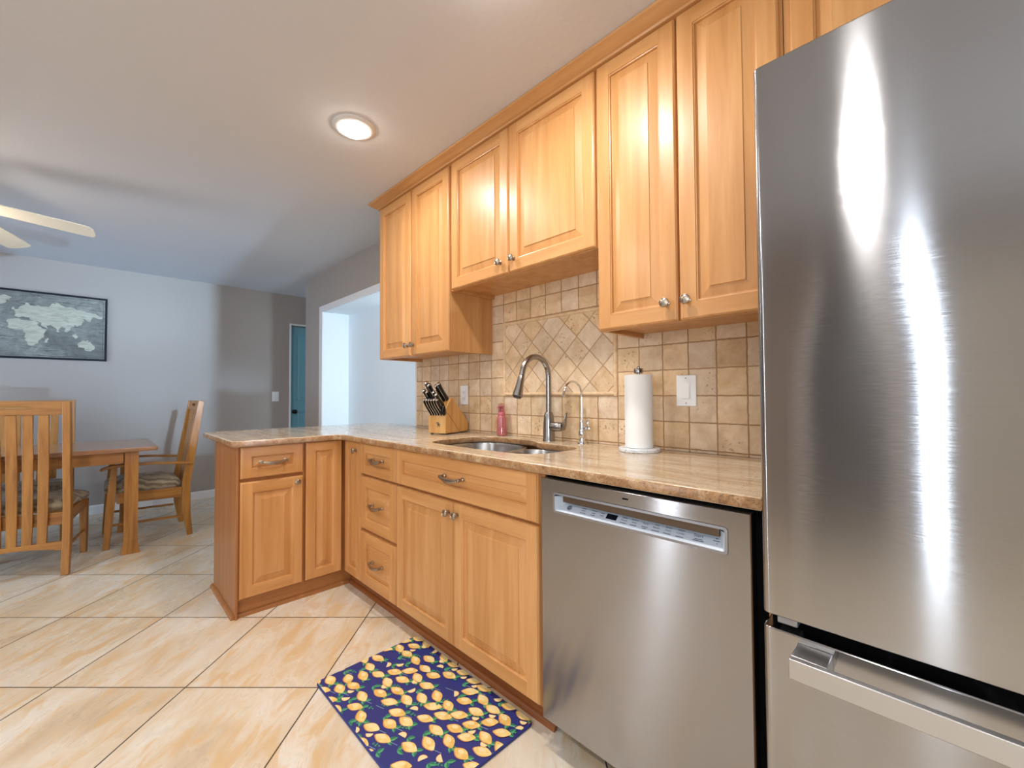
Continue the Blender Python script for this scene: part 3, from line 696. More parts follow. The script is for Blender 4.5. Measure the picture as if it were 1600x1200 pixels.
text_into(bm, 'GE', 0.0085, on_strip(-0.832, 0.5, 0.001), 1); KEEP.append(1)
mk('badge', bm, ['ink', 'panel'], cp)
bm = BM(); m = on_strip(-0.680, 0.54, 0.0); box(bm, (-0.017, -0.0085, 0), (0.017, 0.0085, 0.001), 0, m); mk('display', bm, 'display', cp)
bm = BM(); box(bm, (-0.636 + ox, DYF - 0.0006 + oy, 0.8515), (-0.618 + ox, DYF + 0.002 + oy, 0.8555)); mk('vent_slot', bm, 'void', dw)
# wood filler strip between dishwasher and refrigerator
tag(boxo('filler_panel', (-0.290, 1.10, 0.0), (-0.272, 1.66, 0.884), 'wood', bevel=0.001), 'thin upright maple filler panel between dishwasher and refrigerator', 'panel')

# ------------------------------------------------------------------ refrigerator
FX0, FX1, FYF = -0.2535, 0.665, 0.92
fr_ = thing('refrigerator', 'tall stainless steel bottom-freezer refrigerator at the right edge', 'refrigerator', (0.205, 1.30, 0))
ox, oy = -0.205, -1.30
bm = BM(); box(bm, (FX0 + 0.006 + ox, 0.996 + oy, 0.03), (FX1 - 0.006 + ox, 1.63 + oy, 1.765)); box(bm, (FX0 + 0.05 + ox, 1.05 + oy, 0.0), (FX1 - 0.05 + ox, 1.6 + oy, 0.03)); mk('body', bm, plain('fridge_cabinet_grey', (70, 70, 72), 0.5), fr_, bevel=0.003)
def fdoor(name, z0, z1):
    # plan section with rolled left and right edges and a slight bow
    xs = []; n = 24
    for i in range(n + 1):
        u = i / n; x = FX0 + 0.012 + (FX1 - FX0 - 0.024) * u; xs.append((x, FYF - 0.004 * math.sin(PI * u)))
    sec = [(FX0, 0.990), (FX0, FYF + 0.012), (FX0 + 0.001, FYF + 0.007), (FX0 + 0.0035, FYF + 0.0035), (FX0 + 0.007, FYF + 0.001)] + xs + [(FX1 - 0.007, FYF + 0.001), (FX1 - 0.001, FYF + 0.007), (FX1, FYF + 0.012), (FX1, 0.990)]
    bm = BM(); loft(bm, [[(x + ox, y + oy, z) for x, y in sec] for z in (z0, z1)], True, True)
    return mk(name, bm, 'steel', fr_, bevel=0.0025, ang=40)
d1 = fdoor('refrigerator_door', 0.7265, 1.785)
d2 = fdoor('freezer_drawer', 0.06, 0.702)
bm = BM(); box(bm, (FX0 + 0.004 + ox, 0.972 + oy, 0.7026), (FX1 - 0.004 + ox, 0.995 + oy, 0.726)); mk('gasket', bm, 'void', fr_)
bm = BM(); box(bm, (FX0 + 0.022 + ox, 0.930 + oy, 0.7105), (FX0 + 0.055 + ox, 0.972 + oy, 0.7255)); mk('hinge', bm, 'bezel', fr_, bevel=0.002)
# freezer handle: thick bar carried by end blocks
bm = BM(); box(bm, (-0.197 + ox, 0.853 + oy, 0.657), (0.60 + ox, 0.866 + oy, 0.691))
hb = mk('handle', bm, 'steel_bar', fr_, bevel=0.0015)
for xa, xb in ((-0.197, -0.145), (0.548, 0.60)):
    bm = BM(); box(bm, (xa + ox, 0.8665 + oy, 0.659), (xb + ox, 0.918 + oy, 0.691)); mk('bracket', bm, 'steel_bar', hb, bevel=0.0015)

# ------------------------------------------------------------------ upper cabinets
UF = 1.377; UB = 1.676
def upper(name, label, x0, x1, zb, zt, splits, knobs, zdt=2.398):
    t = thing(name, label, 'cabinet', (x0, UF, zb))
    bm = BM(); h = zt - zb; D = UB - UF; w = x1 - x0
    box(bm, (0, 0, 0), (0.018, D, h)); box(bm, (w - 0.018, 0, 0), (w, D, h)); box(bm, (0.018, 0, 0.018), (w - 0.018, D, h)); box(bm, (0.018, 0, 0), (w - 0.018, 0.018, 0.0175))
    mk('body', bm, 'wood', t, bevel=0.001)
    for (a, b), k in zip(splits, knobs):
        f = front('door', b - a, zdt - zb - 0.002, t, (a - x0, 0, 0.002))
        if k is not None: knob(f, k - a, 0.062 if abs(zb - 1.385) < .03 else 0.058)
    return t
ZU = 1.383
upper('upper_cabinet', 'tall narrow maple wall cabinet beside the alcove, left end of the upper row', -2.64, -1.868, ZU, 2.42, [(-2.649, -2.262), (-2.245, -1.869)], [-2.287, -2.221])
upper('upper_cabinet', 'shorter maple wall cabinet hung above the sink', -1.866, -0.916, 1.708, 2.42, [(-1.845, -1.402), (-1.397, -0.924)], [-1.455, -1.366])
upper('upper_cabinet', 'tall maple wall cabinet between the sink cabinet and the refrigerator, above the paper towels', -0.914, -0.298, ZU, 2.42, [(-0.913, -0.605), (-0.599, -0.305)], [-0.642, -0.572])
upper('upper_cabinet', 'maple wall cabinet above the refrigerator', -0.296, 0.66, 1.86, 2.42, [(-0.279, 0.185), (0.189, 0.655)], [None, None])
# crown moulding
sec = [(1.3765, 2.396), (1.348, 2.398), (1.345, 2.405), (1.334, 2.409), (1.322, 2.417), (1.314, 2.424), (1.308, 2.427), (1.302, 2.430), (1.300, 2.4385), (1.3765, 2.4385)]
bm = BM(); loops = []
dx = [1.357 - y for y, z in sec]
loops.append([(-2.651 - d, y, z) for (y, z), d in zip(sec, dx)])
loops.append([(0.66, y, z) for y, z in sec]); loft(bm, loops)
loops = [[(-2.651 - d, y, z) for (y, z), d in zip(sec, dx)], [(-2.651 - d, 1.676, z) for (y, z), d in zip(sec, dx)]]
loft(bm, loops)
struct(mk('trim_7', bm, 'wood_h', smooth=True, ang=25), 'maple crown moulding along the top of the upper cabinets', 'trim')

# ------------------------------------------------------------------ backsplash
TY = 1.6755
bm = BM(); ix0, ix1, iz0, iz1 = -1.7715, -1.0265, 1.137, 1.557
for a, b in (((-2.6985, 0.9155), (ix0, 1.76)), ((ix1, 0.9155), (-0.20, 1.76)), ((ix0, 0.9155), (ix1, iz0)), ((ix0, iz1), (ix1, 1.76))):
    box(bm, (a[0], TY, a[1]), (b[0], YB, b[1]))
struct(mk('backsplash', bm, 'tile'), 'tumbled travertine tile backsplash between countertop and upper cabinets', 'backsplash')
bs = thing('tile_inset', 'framed inset of travertine tiles laid as diamonds behind the sink', 'tile panel', (-1.4, 1.68, 1.347)); bs['kind'] = 'structure'
boxo('diamond_tile', (ix0 + 0.012 + 1.4, TY - 0.0012 - 1.68, iz0 + 0.012 - 1.347), (ix1 - 0.012 + 1.4, YB - 1.68, iz1 - 0.012 - 1.347), 'tile_d', bs)
bm = BM()
def pencil(a, b, n):
    prof = [(0, 0.0), (0.002, 0.006), (0.006, 0.010), (0.010, 0.011), (0.014, 0.010), (0.018, 0.006), (0.020, 0.0)]
    a, b, n = Vector(a), Vector(b), Vector(n)
    loft(bm, [[tuple(p + n * u + Vector((0, -d, 0))) for u, d in prof] for p in (a, b)])
yy = TY - 1.68
X0, X1, Za, Zb = ix0 + 1.4, ix1 + 1.4, iz0 - 1.347, iz1 - 1.347
pencil((X0, yy, Za), (X1, yy, Za), (0, 0, 1)); pencil((X0, yy, Zb - 0.02), (X1, yy, Zb - 0.02), (0, 0, 1)); pencil((X0, yy, Za), (X0, yy, Zb), (1, 0, 0)); pencil((X1 - 0.02, yy, Za), (X1 - 0.02, yy, Zb), (1, 0, 0))
mk('pencil_border', bm, 'stone', bs, smooth=True)

# outlet and switches
def plate_thing(name, label, loc, w, h, rz, kind):
    t = thing(name, label, 'outlet' if kind == 'outlet' else 'light switch', loc, rz)
    bm = BM(); box(bm, (-w / 2, -0.006, -h / 2), (w / 2, 0, h / 2)); mk('cover_plate', bm, 'white', t, bevel=0.003)
    bm = BM()
    if kind == 'outlet':
        box(bm, (-0.017, -0.0075, -0.034), (0.017, -0.006, 0.034)); o = mk('receptacle', bm, 'white', t, bevel=0.001)
        for s in (-1, 1):
            bm = BM()
            for x in (-0.006, 0.006): box(bm, (x - 0.001, -0.0079, s * 0.019 - 0.004), (x + 0.001, -0.0074, s * 0.019 + 0.004))
            lathe(bm, [(0.0022, -0.0079), (0.0022, -0.0074)], 10, at=(0, 0, s * 0.019 - 0.009), axis='y')
            mk('slots', bm, 'ink', o)
    else:
        box(bm, (-0.0165, -0.0070, -0.0335), (0.0165, -0.006, 0.0335)); o = mk('switch_frame', bm, 'white', t, bevel=0.0005)
        bm = BM(); loft(bm, [[(x, -0.0071, -0.030), (x, -0.0125, -0.030), (x, -0.0082, 0.030), (x, -0.0071, 0.030)] for x in (-0.0145, 0.0145)]); mk('rocker', bm, 'white', t, bevel=0.0005)
        for s in (-1, 1):
            bm = BM(); lathe(bm, [(0.003, -0.0068), (0.0025, -0.0058)], 10, at=(0, 0, s * 0.05), axis='y'); mk('screw', bm, 'bezel', t)
    return t
plate_thing('wall_outlet', 'white wall outlet on the tiles behind the knife block', (-2.135, TY, 1.144), 0.075, 0.122, 0, 'outlet')
plate_thing('light_switch', 'white rocker switch on the tiles to the right of the paper towels', (-0.716, TY, 1.157), 0.080, 0.124, 0, 'switch')
plate_thing('light_switch', 'white rocker switch on the taupe dining wall beside the teal door', (XW, 1.612, 1.14), 0.076, 0.122, PI / 2, 'switch')

# ------------------------------------------------------------------ things on the counter
# knife block
KB = Vector((-2.015, 1.442, ZC)); KR = math.radians(17)
kb = thing('knife_block', 'slanted wooden knife block full of black handled knives on the counter by the outlet', 'knife block', KB, KR)
BW, BZ = 0.125, 0.008
prof = [(0, 0), (0, 0.100), (0.022, 0.116), (0.000, 0.140), (0.058, 0.204), (0.076, 0.202), (0.232, 0.050), (0.226, 0.008), (0.216, 0.0)]
bm = BM(); prism(bm, [(y, z + BZ) for y, z in prof], -BW, 0, 'yz'); mk('block', bm, 'bamboo', kb, bevel=0.0015)
for x, y in ((-BW + 0.015, 0.015), (-0.015, 0.015), (-BW + 0.015, 0.18), (-0.015, 0.18)):
    bm = BM(); lathe(bm, [(0.008, 0), (0.008, BZ)], 10, at=(x, y, 0)); mk('foot', bm, 'black', kb)
# seam on the side and burned-in mark on the front
bm = BM(); bar(bm, [(0.0004, 0.022, 0.116 + BZ), (0.0004, 0.138, 0.002 + BZ)], (0.0008, 0.0016), side=(1, 0, 0)); mk('seam', bm, 'ink', kb)
bm = BM(); cx, cz, y = -BW * 0.42, 0.052 + BZ, -0.0006
def stroke(p, q, w=0.0032):
    bar(bm, [(cx + p[0], y, cz + p[1]), (cx + q[0], y, cz + q[1])], (0.0012, w), side=(0, 1, 0))
for p, q in (((-.010, .010), (0, .004)), ((-.010, .010), (-.012, .004)), ((0, .014), (0, -.002)), ((-.008, -.002), (.010, .002)), ((.010, .002), (.010, -.006)), ((0, -.002), (-.005, -.016)), ((0, -.002), (.007, -.008)), ((.007, -.008), (.008, -.016))): stroke(p, q)
mk('burned_mark', bm, 'ink', kb)
# knives: each a thing of its own, its handle standing out of the block
KM = Matrix.Translation(KB) @ Matrix.Rotation(KR, 4, 'Z')
def knife(name, label, x, s, z, length, r, curve=0.0, group=None, cap=True, dirv=(-0.62, 0.785), steel=False):
    """x across the block (0 right), (s, z) where the handle leaves the block"""
    dy, dz = dirv; base = KM @ Vector((x, s, z + BZ))
    t = thing(name, label, 'knife', base, KR, group)
    pts, rad = [], []
    for i in range(9):
        u = i / 8; bow = curve * math.sin(PI * u * 0.55) ** 2
        pts.append((0, dy * length * u - dz * 0 - bow * 0.9, dz * length * u - bow * 0.5))
        k = 1.0 + 0.12 * math.cos(2 * PI * u) + (0.10 if i == 8 else 0); rad.append((r * k, r * 0.62))
    bm = BM(); tube(bm, pts, rad, 10, up=(0, 1, 0)); h = mk('handle', bm, 'black' if not steel else 'steel_end', t, smooth=True)
    p, q = Vector(pts[-1]), Vector(pts[-2]); d = (p - q).normalized()
    if cap:
        bm = BM(); tube(bm, [tuple(p + d * a) for a in (0.0005, 0.002, 0.007, 0.010)], [(r * 1.05, r * .66), (r * 1.15, r * .72), (r * 1.15, r * .72), (r * .8, r * .5)], 10, up=(0, 1, 0)); mk('end_cap', bm, 'steel_end', h, smooth=True)
    bm = BM(); a, b = Vector((0, 0, 0)), Vector((0, -dy * 0.085, -dz * 0.085)); bar(bm, [tuple(a), tuple(b)], (0.0016, r * 1.2), side=(1, 0, 0)); mk('blade', bm, 'steel_end', t)
    bm = BM(); bar(bm, [tuple(Vector(pt) + Vector((0, 0, 0))) for pt in pts], (r * 0.30, r * 2.30), side=(1, 0, 0)); mk('tang', bm, 'steel_end', h)
    return t
names6 = ['leftmost of the front row', 'second from left in the front row', 'third from left in the front row', 'fourth from left in the front row', 'fifth from left in the front row', 'rightmost of the front row']
for i in range(6):
    knife('steak_knife', 'black handled steak knife, %s in the knife block' % names6[i], -BW + 0.014 + 0.0185 * i, 0.010, 0.108, 0.104, 0.0112, 0.014, 'steak knives in the front row of the block', dirv=(-0.50, 0.866))
for lab, x, s, z, ln, r, cap, stl in (('tallest black handled knife at the top left of the block', -0.104, 0.044, 0.190, 0.132, 0.0140, True, False),
                                 ('large black handled knife second from the left in the upper row of the block', -0.086, 0.040, 0.186, 0.121, 0.0140, True, False),
                                 ('black handled knife in the middle row at the far left of the block', -0.112, 0.020, 0.164, 0.110, 0.0123, True, False),
                                 ('short black handled knife in the middle row just below the tallest knife', -0.092, 0.018, 0.162, 0.101, 0.0123, True, False),
                                 ('black handled knife at the top right of the block', -0.024, 0.048, 0.194, 0.119, 0.0134, True, False),
                                 ('black handled knife next to the top right one, upper row of the block', -0.042, 0.044, 0.190, 0.110, 0.0134, True, False),
                                 ('short dark grey handled paring knife at the lower right of the block', -0.030, 0.014, 0.158, 0.087, 0.0123, True, False),
                                 ('stubby black handled knife in the middle of the block', -0.052, 0.022, 0.166, 0.094, 0.0123, True, False)):
    knife('kitchen_knife', lab, x, s, z, ln, r, 0.008, 'kitchen knives in the upper block', cap, steel=stl)
t = thing('kitchen_shears', 'black handled kitchen shears at the right edge of the knife block', 'scissors', KM @ Vector((-0.010, 0.008, 0.150)), KR)
for sx in (-1, 1):
    bm = BM(); pts = [(sx * 0.006 + sx * 0.0, -0.014 * math.sin(a) * 0.8 - 0.018, 0.012 + 0.022 * math.cos(a) - 0.02) for a in [2 * PI * k / 16 for k in range(17)]]
    tube(bm, pts, 0.0045, 8); mk('finger_loop', bm, 'black', t, smooth=True)
bm = BM(); bar(bm, [(0, -0.006, -0.004), (0, 0.04, -0.062)], (0.004, 0.012), side=(1, 0, 0)); mk('blade', bm, 'steel_end', t)

# foaming soap bottle
sb = thing('soap_bottle', 'small pink foaming soap bottle standing by the tiles behind the sink', 'soap bottle', (-1.742, 1.628, ZC))
bm = BM(); lathe(bm, [(0.022, 0), (0.0265, 0.003), (0.0275, 0.010), (0.0270, 0.06), (0.0275, 0.095), (0.0265, 0.104), (0.021, 0.112), (0.018, 0.115)], 28); mk('bottle', bm, 'soap', sb, smooth=True)
bm = BM()
for k in range(9): lathe(bm, [(0.0277, 0.012 + k * 0.004), (0.0284, 0.0132 + k * 0.004), (0.0277, 0.0145 + k * 0.004)], 28, cap=False)
mk('label_ribs', bm, 'soap', sb, smooth=True)
bm = BM(); lathe(bm, [(0.0205, 0.113), (0.0215, 0.115), (0.0215, 0.130), (0.019, 0.134), (0.010, 0.137), (0.009, 0.155), (0.012, 0.158), (0.011, 0.165)], 24); box(bm, (-0.006, -0.030, 0.153), (0.006, 0.004, 0.163)); mk('pump', bm, 'soap_pump', sb, smooth=True)
bm = BM(); lathe(bm, [(0.0195, 0.134), (0.0200, 0.150), (0.0185, 0.170), (0.0135, 0.181), (0.004, 0.184)], 24, cap=False); KEEP.append(1); cap = mk('cap', bm, 'clear', sb, smooth=True)

# paper towel holder and roll
ph = thing('paper_towel_holder', 'paper towel stand with a round white marble base and steel rod', 'paper towel holder', (-0.862, 1.562, ZC))
bm = BM(); lathe(bm, [(0.078, 0.0), (0.081, 0.003), (0.081, 0.012), (0.078, 0.016), (0.0, 0.016)], 48, cap=False); mk('base', bm, 'marble', ph, smooth=True)
bm = BM(); lathe(bm, [(0.006, 0.016), (0.006, 0.312)], 14); mk('rod', bm, 'nickel', ph, smooth=True)
bm = BM(); lathe(bm, [(0.006, 0.312), (0.017, 0.313), (0.018, 0.317), (0.018, 0.329), (0.016, 0.332), (0.006, 0.333), (0.006, 0.338), (0.003, 0.341)], 20); mk('finial', bm, 'nickel', ph, smooth=True)
pr_ = thing('paper_towel_roll', 'white paper towel roll standing upright on its marble-based holder', 'paper towels', (-0.862, 1.562, ZC + 0.017))
bm = BM(); outer, inn = [], []
n = 64
for i in range(n + 1):
    a = 2 * PI * i / n + math.radians(-150); r = 0.0530 + 0.0016 * (i / n); outer.append((r * math.cos(a), r * math.sin(a)))
sec = outer + [(0.021 * math.cos(2 * PI * i / n + math.radians(-150)), 0.021 * math.sin(2 * PI * i / n + math.radians(-150))) for i in range(n, -1, -1)]
V = loft(bm, [[(x, y, z) for x, y in sec] for z in (0.0, 0.289)], True, False)
for A in V:
    for i in range(n): bm.faces.new((A[i], A[i + 1], A[2 * (n + 1) - 2 - i], A[2 * (n + 1) - 1 - i]))
mk('sheets', bm, 'paper', pr_, smooth=True, ang=30)
bm = BM(); lathe(bm, [(0.0205, 0.001), (0.0205, 0.288)], 32, cap=False); mk('core', bm, plain('cardboard_core', (176, 146, 110), 0.9), pr_, smooth=True)

# ------------------------------------------------------------------ kitchen mat with lemons
rx0, rx1, ry0, ry1 = -1.775, -1.022, 0.640, 1.103
mat_ = thing('kitchen_mat', 'navy blue kitchen mat printed with yellow lemons and green leaves on the floor', 'mat', (rx0, ry0, 0))
me = curve_mesh([rrect(0, 0, rx1 - rx0, ry1 - ry0, 0.02, 5)], 0.0015, 0.003, 2); mkme('mat_base', me, ['rug_base'], mat_, (0, 0, 0.0046), smooth=True)
bm = BM(); RW, RH = rx1 - rx0, ry1 - ry0
def inside(x, y): return 0.004 < x < RW - 0.004 and 0.004 < y < RH - 0.004
def clipface(pts, z, mi):
    P = [(min(max(x, 0.004), RW - 0.004), min(max(y, 0.004), RH - 0.004)) for x, y in pts]
    A = sum(P[i - 1][0] * P[i][1] - P[i][0] * P[i - 1][1] for i in range(len(P)))
    if abs(A) < 2e-5: return
    Q = [P[0]]
    for p in P[1:]:
        if (p[0] - Q[-1][0]) ** 2 + (p[1] - Q[-1][1]) ** 2 > 1e-9: Q.append(p)
    if len(Q) > 2 and (Q[0][0] - Q[-1][0]) ** 2 + (Q[0][1] - Q[-1][1]) ** 2 < 1e-9: Q.pop()
    if len(Q) < 3: return
    f = bm.faces.new([bm.verts.new((x, y, z)) for x, y in Q]); f.material_index = mi
def blob(cx, cy, a, b, ang, z, mi, tip=0.22, n=22):
    pts = []
    for k in range(n):
        t = 2 * PI * k / n; c, s = math.cos(t), math.sin(t); x = a * (c + tip * c * abs(c) ** 7); y = b * s * (1 - 0.12 * c * c)
        pts.append((cx + x * math.cos(ang) - y * math.sin(ang), cy + x * math.sin(ang) + y * math.cos(ang)))
    clipface(pts, z, mi)
ZZ = [0.0092]
def nz(): ZZ[0] += 0.0000025; return ZZ[0]
def lemon(cx, cy, ang, a=0.026, b=0.0185):
    blob(cx, cy, a, b, ang, nz(), 1); blob(cx + 0.0012, cy + 0.0016, a * .93, b * .90, ang, nz(), 0)
    blob(cx - 0.2 * a, cy + 0.25 * b, a * .45, b * .42, ang, nz(), 2, 0.0)
def leafp(cx, cy, ang, L=0.026, w=0.009, mi=3):
    pts = [(L * u, w * math.sin(PI * u ** 0.8)) for u in [k / 8 for k in range(9)]] + [(L * u, -w * math.sin(PI * u ** 0.8)) for u in [k / 8 for k in range(7, 0, -1)]]
    R_ = lambda p: (cx + p[0] * math.cos(ang) - p[1] * math.sin(ang), cy + p[0] * math.sin(ang) + p[1] * math.cos(ang))
    clipface([R_(p) for p in pts], nz(), mi)
    half = [(L * u, 0.9 * w * math.sin(PI * u ** 0.8)) for u in [k / 8 for k in range(9)]]; clipface([R_(p) for p in half], nz(), 4 if mi == 3 else 3)
def wedge(cx, cy, ang, r=0.017):
    pts = [(r * math.cos(a), r * 1.15 * math.sin(a)) for a in [PI * k / 10 for k in range(11)]]
    clipface([(cx + x * math.cos(ang) - y * math.sin(ang), cy + x * math.sin(ang) + y * math.cos(ang)) for x, y in pts], nz(), 1)
    clipface([(cx + .9 * x * math.cos(ang) - .9 * y * math.sin(ang), cy + .9 * x * math.sin(ang) + .9 * y * math.cos(ang)) for x, y in pts], nz(), 2)
def stem(x0, y0, x1, y1, w=0.0009):
    d = Vector((x1 - x0, y1 - y0)); p = Vector((-d.y, d.x)).normalized() * w
    clipface([(x0 + p.x, y0 + p.y), (x1 + p.x, y1 + p.y), (x1 - p.x, y1 - p.y), (x0 - p.x, y0 - p.y)], nz(), 5)
rr = random.Random(11)
SX, SY = 0.0680, 0.0500
rows, cols = int(RH / SY) + 2, int(RW / SX) + 2
for j in range(rows):
    for i in range(cols):
        X = (i + 0.5 * (j % 2)) * SX + rr.uniform(-0.007, 0.007); Y = j * SY + rr.uniform(-0.005, 0.005)
        th = rr.choice([0.35, 0.45, 0.15, -0.25, 0.7]) + rr.uniform(-0.15, 0.15); u = rr.random()
        cx, sx = math.cos(th), math.sin(th)
        ex, ey = X + 0.027 * cx, Y + 0.027 * sx
        if rr.random() < 0.75:
            leafp(ex - 0.004, ey, th + rr.uniform(0.5, 1.0), rr.uniform(0.026, 0.034), rr.uniform(0.007, 0.0095))
            leafp(ex - 0.004, ey, th - rr.uniform(0.3, 0.9), rr.uniform(0.022, 0.030), rr.uniform(0.006, 0.0085))
        if rr.random() < 0.35: stem(ex, ey, ex + 0.035, ey + 0.012)
        if rr.random() < 0.30:
            for k in range(4): leafp(ex + 0.012 + .005 * k, ey + 0.014 + .004 * k, 1.0 + (-1) ** k * 0.9, 0.010, 0.0035, 4)
        if u < 0.16: wedge(X, Y, rr.uniform(0, 6.28), 0.0165)
        elif u < 0.30:
            lemon(X, Y, th, 0.027, 0.0192); wedge(X + 0.018 * cx + 0.012 * sx, Y - 0.018 * cx, th + 3.5, 0.0135)
        elif u < 0.90: lemon(X, Y, th, rr.uniform(0.0255, 0.0295), rr.uniform(0.0180, 0.0205))
KEEP.append(1)
mk('lemon_print', bm, ['lemon', 'lemon_edge', 'lemon_cut', 'leaf', 'leaf_d', 'blossom'], mat_)

# ------------------------------------------------------------------ dining table and chairs
tb_ = thing('dining_table', 'oak dining table with a long plain top and square flared legs', 'table', (-4.48, -0.60, 0))
ox, oy = 4.48, 0.60
TX0, TX1, TY0, TY1 = -4.99, -4.15, -1.75, 0.345
me = curve_mesh([rrect(TX0 + ox, TY0 + oy, TX1 + ox, TY1 + oy, 0.012, 4)], 0.009, 0.006, 2); mkme('tabletop', me, 'oak_top', tb_, (0, 0, 0.759), smooth=True)
bm = BM()
for a, b in (((-4.208, -1.58), (-4.188, 0.155)), ((-4.955, -1.58), (-4.935, 0.155)), ((-4.900, 0.235), (-4.240, 0.240)), ((-4.900, -1.66), (-4.240, -1.64))):
    box(bm, (a[0] + ox, a[1] + oy, 0.662), (b[0] + ox, b[1] + oy, 0.7435))
mk('apron', bm, 'oak_y', tb_, bevel=0.002)
for lx, ly in ((-4.212, 0.2), (-4.93, 0.2), (-4.212, -1.62), (-4.93, -1.62)):
    bm = BM()
    def sq(cx, cy, wx, wy, z): return [(cx - wx + ox, cy - wy + oy, z), (cx + wx + ox, cy - wy + oy, z), (cx + wx + ox, cy + wy + oy, z), (cx - wx + ox, cy + wy + oy, z)]
    loft(bm, [sq(lx, ly, w_, h_, z) for w_, h_, z in ((0.030, 0.052, 0.0), (0.030, 0.052, 0.012), (0.027, 0.047, 0.05), (0.0245, 0.0395, 0.085), (0.0255, 0.042, 0.094), (0.0235, 0.0385, 0.10), (0.0235, 0.0385, 0.7434))])
    mk('leg', bm, 'oak', tb_, bevel=0.002)

def slat_back(t, hw, ztop, zlow, zseat, by, rake, slats, pitch, sw):
    """rear posts, rails and slats of a chair back; back plane at y=by, leaning toward -y with height"""
    def yb(z): return by - rake * max(0.0, (z - 0.44) / 0.66) ** 1.15
    for s in (-1, 1):
        bm = BM(); zs = [0.0, 0.06, 0.2, 0.44, 0.6, 0.8, 1.0, ztop]
        ths = [0.036, 0.042, 0.056, 0.058, 0.054, 0.05, 0.046, 0.042]; kick = [-0.022, -0.014, 0.004, 0.006, 0, 0, 0, 0]
        bar(bm, [(s * hw, yb(z) + k, z) for z, k in zip(zs, kick)], [(0.038, q) for q in ths], side=(1, 0, 0)); mk('leg' if False else 'rear_post', bm, 'oak', t, bevel=0.003)
    # top rail with a hand hold
    L = hw - 0.0195; zc = ztop - 0.042
    hole = [(0.095 * math.copysign(abs(math.cos(a)) ** 0.8, math.cos(a)), 0.004 + 0.0115 * math.sin(a)) for a in [2 * PI * k / 24 for k in range(24)]]
    me = curve_mesh([[(-L, -0.042), (L, -0.042), (L, 0.042), (-L, 0.042)], hole], 0.009, 0.003, 2)
    mkme('top_rail', me, 'oak_x', t, (0, yb(zc), zc), (PI / 2 + math.atan(rake / 0.62), 0, 0), smooth=True)
    for k in range(slats):
        x = (k - (slats - 1) / 2) * pitch; zs = [zlow + 0.052, zseat, 0.7, ztop - 0.0845]
        bm = BM(); bar(bm, [(x * (0.90 + 0.10 * (z / ztop)), yb(z), z) for z in zs], [(sw * f_, 0.013) for f_ in (0.95, 1.0, 1.08, 0.98)], side=(1, 0, 0)); mk('slat', bm, 'oak', t, bevel=0.002)
    return yb

def cushion(t, hw_f, hw_b, yf, yb_, z0, h):
    bm = BM(); N = 10; loops = []
    outline = fillet([(-hw_b, yb_), (hw_b, yb_), (hw_f, yf), (-hw_f, yf)], 0.045, 5)
    cx, cy = 0, (yf + yb_) / 2
    for u, zz in ((0.985, 0.0), (1.0, 0.012), (1.0, 0.028), (0.975, 0.042), (0.9, 0.057), (0.75, 0.072), (0.5, 0.083), (0.25, 0.088)):
        loops.append([(cx + (x - cx) * u, cy + (y - cy) * u, z0 + zz * h / 0.088) for x, y in outline])
    loft(bm, loops); return mk('cushion', bm, 'fabric', t, smooth=True, ang=60)

def side_chair(label, loc, rz, group):
    t = thing('dining_chair', label, 'chair', loc, rz, group); hw = 0.247
    slat_back(t, hw, 1.118, 0.155, 0.36, -0.222, 0.055, 5, 0.072, 0.047)
    bm = BM(); n = 12; pts = []
    L = hw - 0.0195
    poly = [(-L, 0.155)] + [(L * (2 * k / n - 1), 0.155 + 0.030 * (1 - (2 * k / n - 1) ** 2)) for k in range(1, n)] + [(L, 0.155), (L, 0.215), (-L, 0.215)]
    prism(bm, poly, -0.232, -0.212, 'xz'); mk('lower_rail', bm, 'oak_x', t, bevel=0.002)
    for s in (-1, 1):
        bm = BM(); bar(bm, [(s * 0.222, 0.246, 0.0), (s * 0.222, 0.240, 0.2), (s * 0.222, 0.236, 0.395)], [(0.034, 0.036), (0.040, 0.044), (0.040, 0.048)], side=(1, 0, 0)); mk('leg', bm, 'oak', t, bevel=0.003)
        bm = BM(); bar(bm, [(s * 0.238, -0.19, 0.355), (s * 0.224, 0.212, 0.372)], (0.020, 0.075), side=(1, 0, 0)); mk('side_rail', bm, 'oak_y', t, bevel=0.002)
        bm = BM(); bar(bm, [(s * 0.24, -0.198, 0.165), (s * 0.222, 0.218, 0.165)], (0.014, 0.018), side=(1, 0, 0)); mk('stretcher', bm, 'oak_y', t, bevel=0.004)
    bm = BM(); box(bm, (-L, -0.205, 0.318), (L, -0.186, 0.398)); mk('rear_rail', bm, 'oak_x', t, bevel=0.002)
    bm = BM(); box(bm, (-0.201, 0.224, 0.335), (0.201, 0.244, 0.396)); mk('front_rail', bm, 'oak_x', t, bevel=0.002)
    cushion(t, 0.255, 0.222, 0.270, -0.190, 0.411, 0.075)
    return t
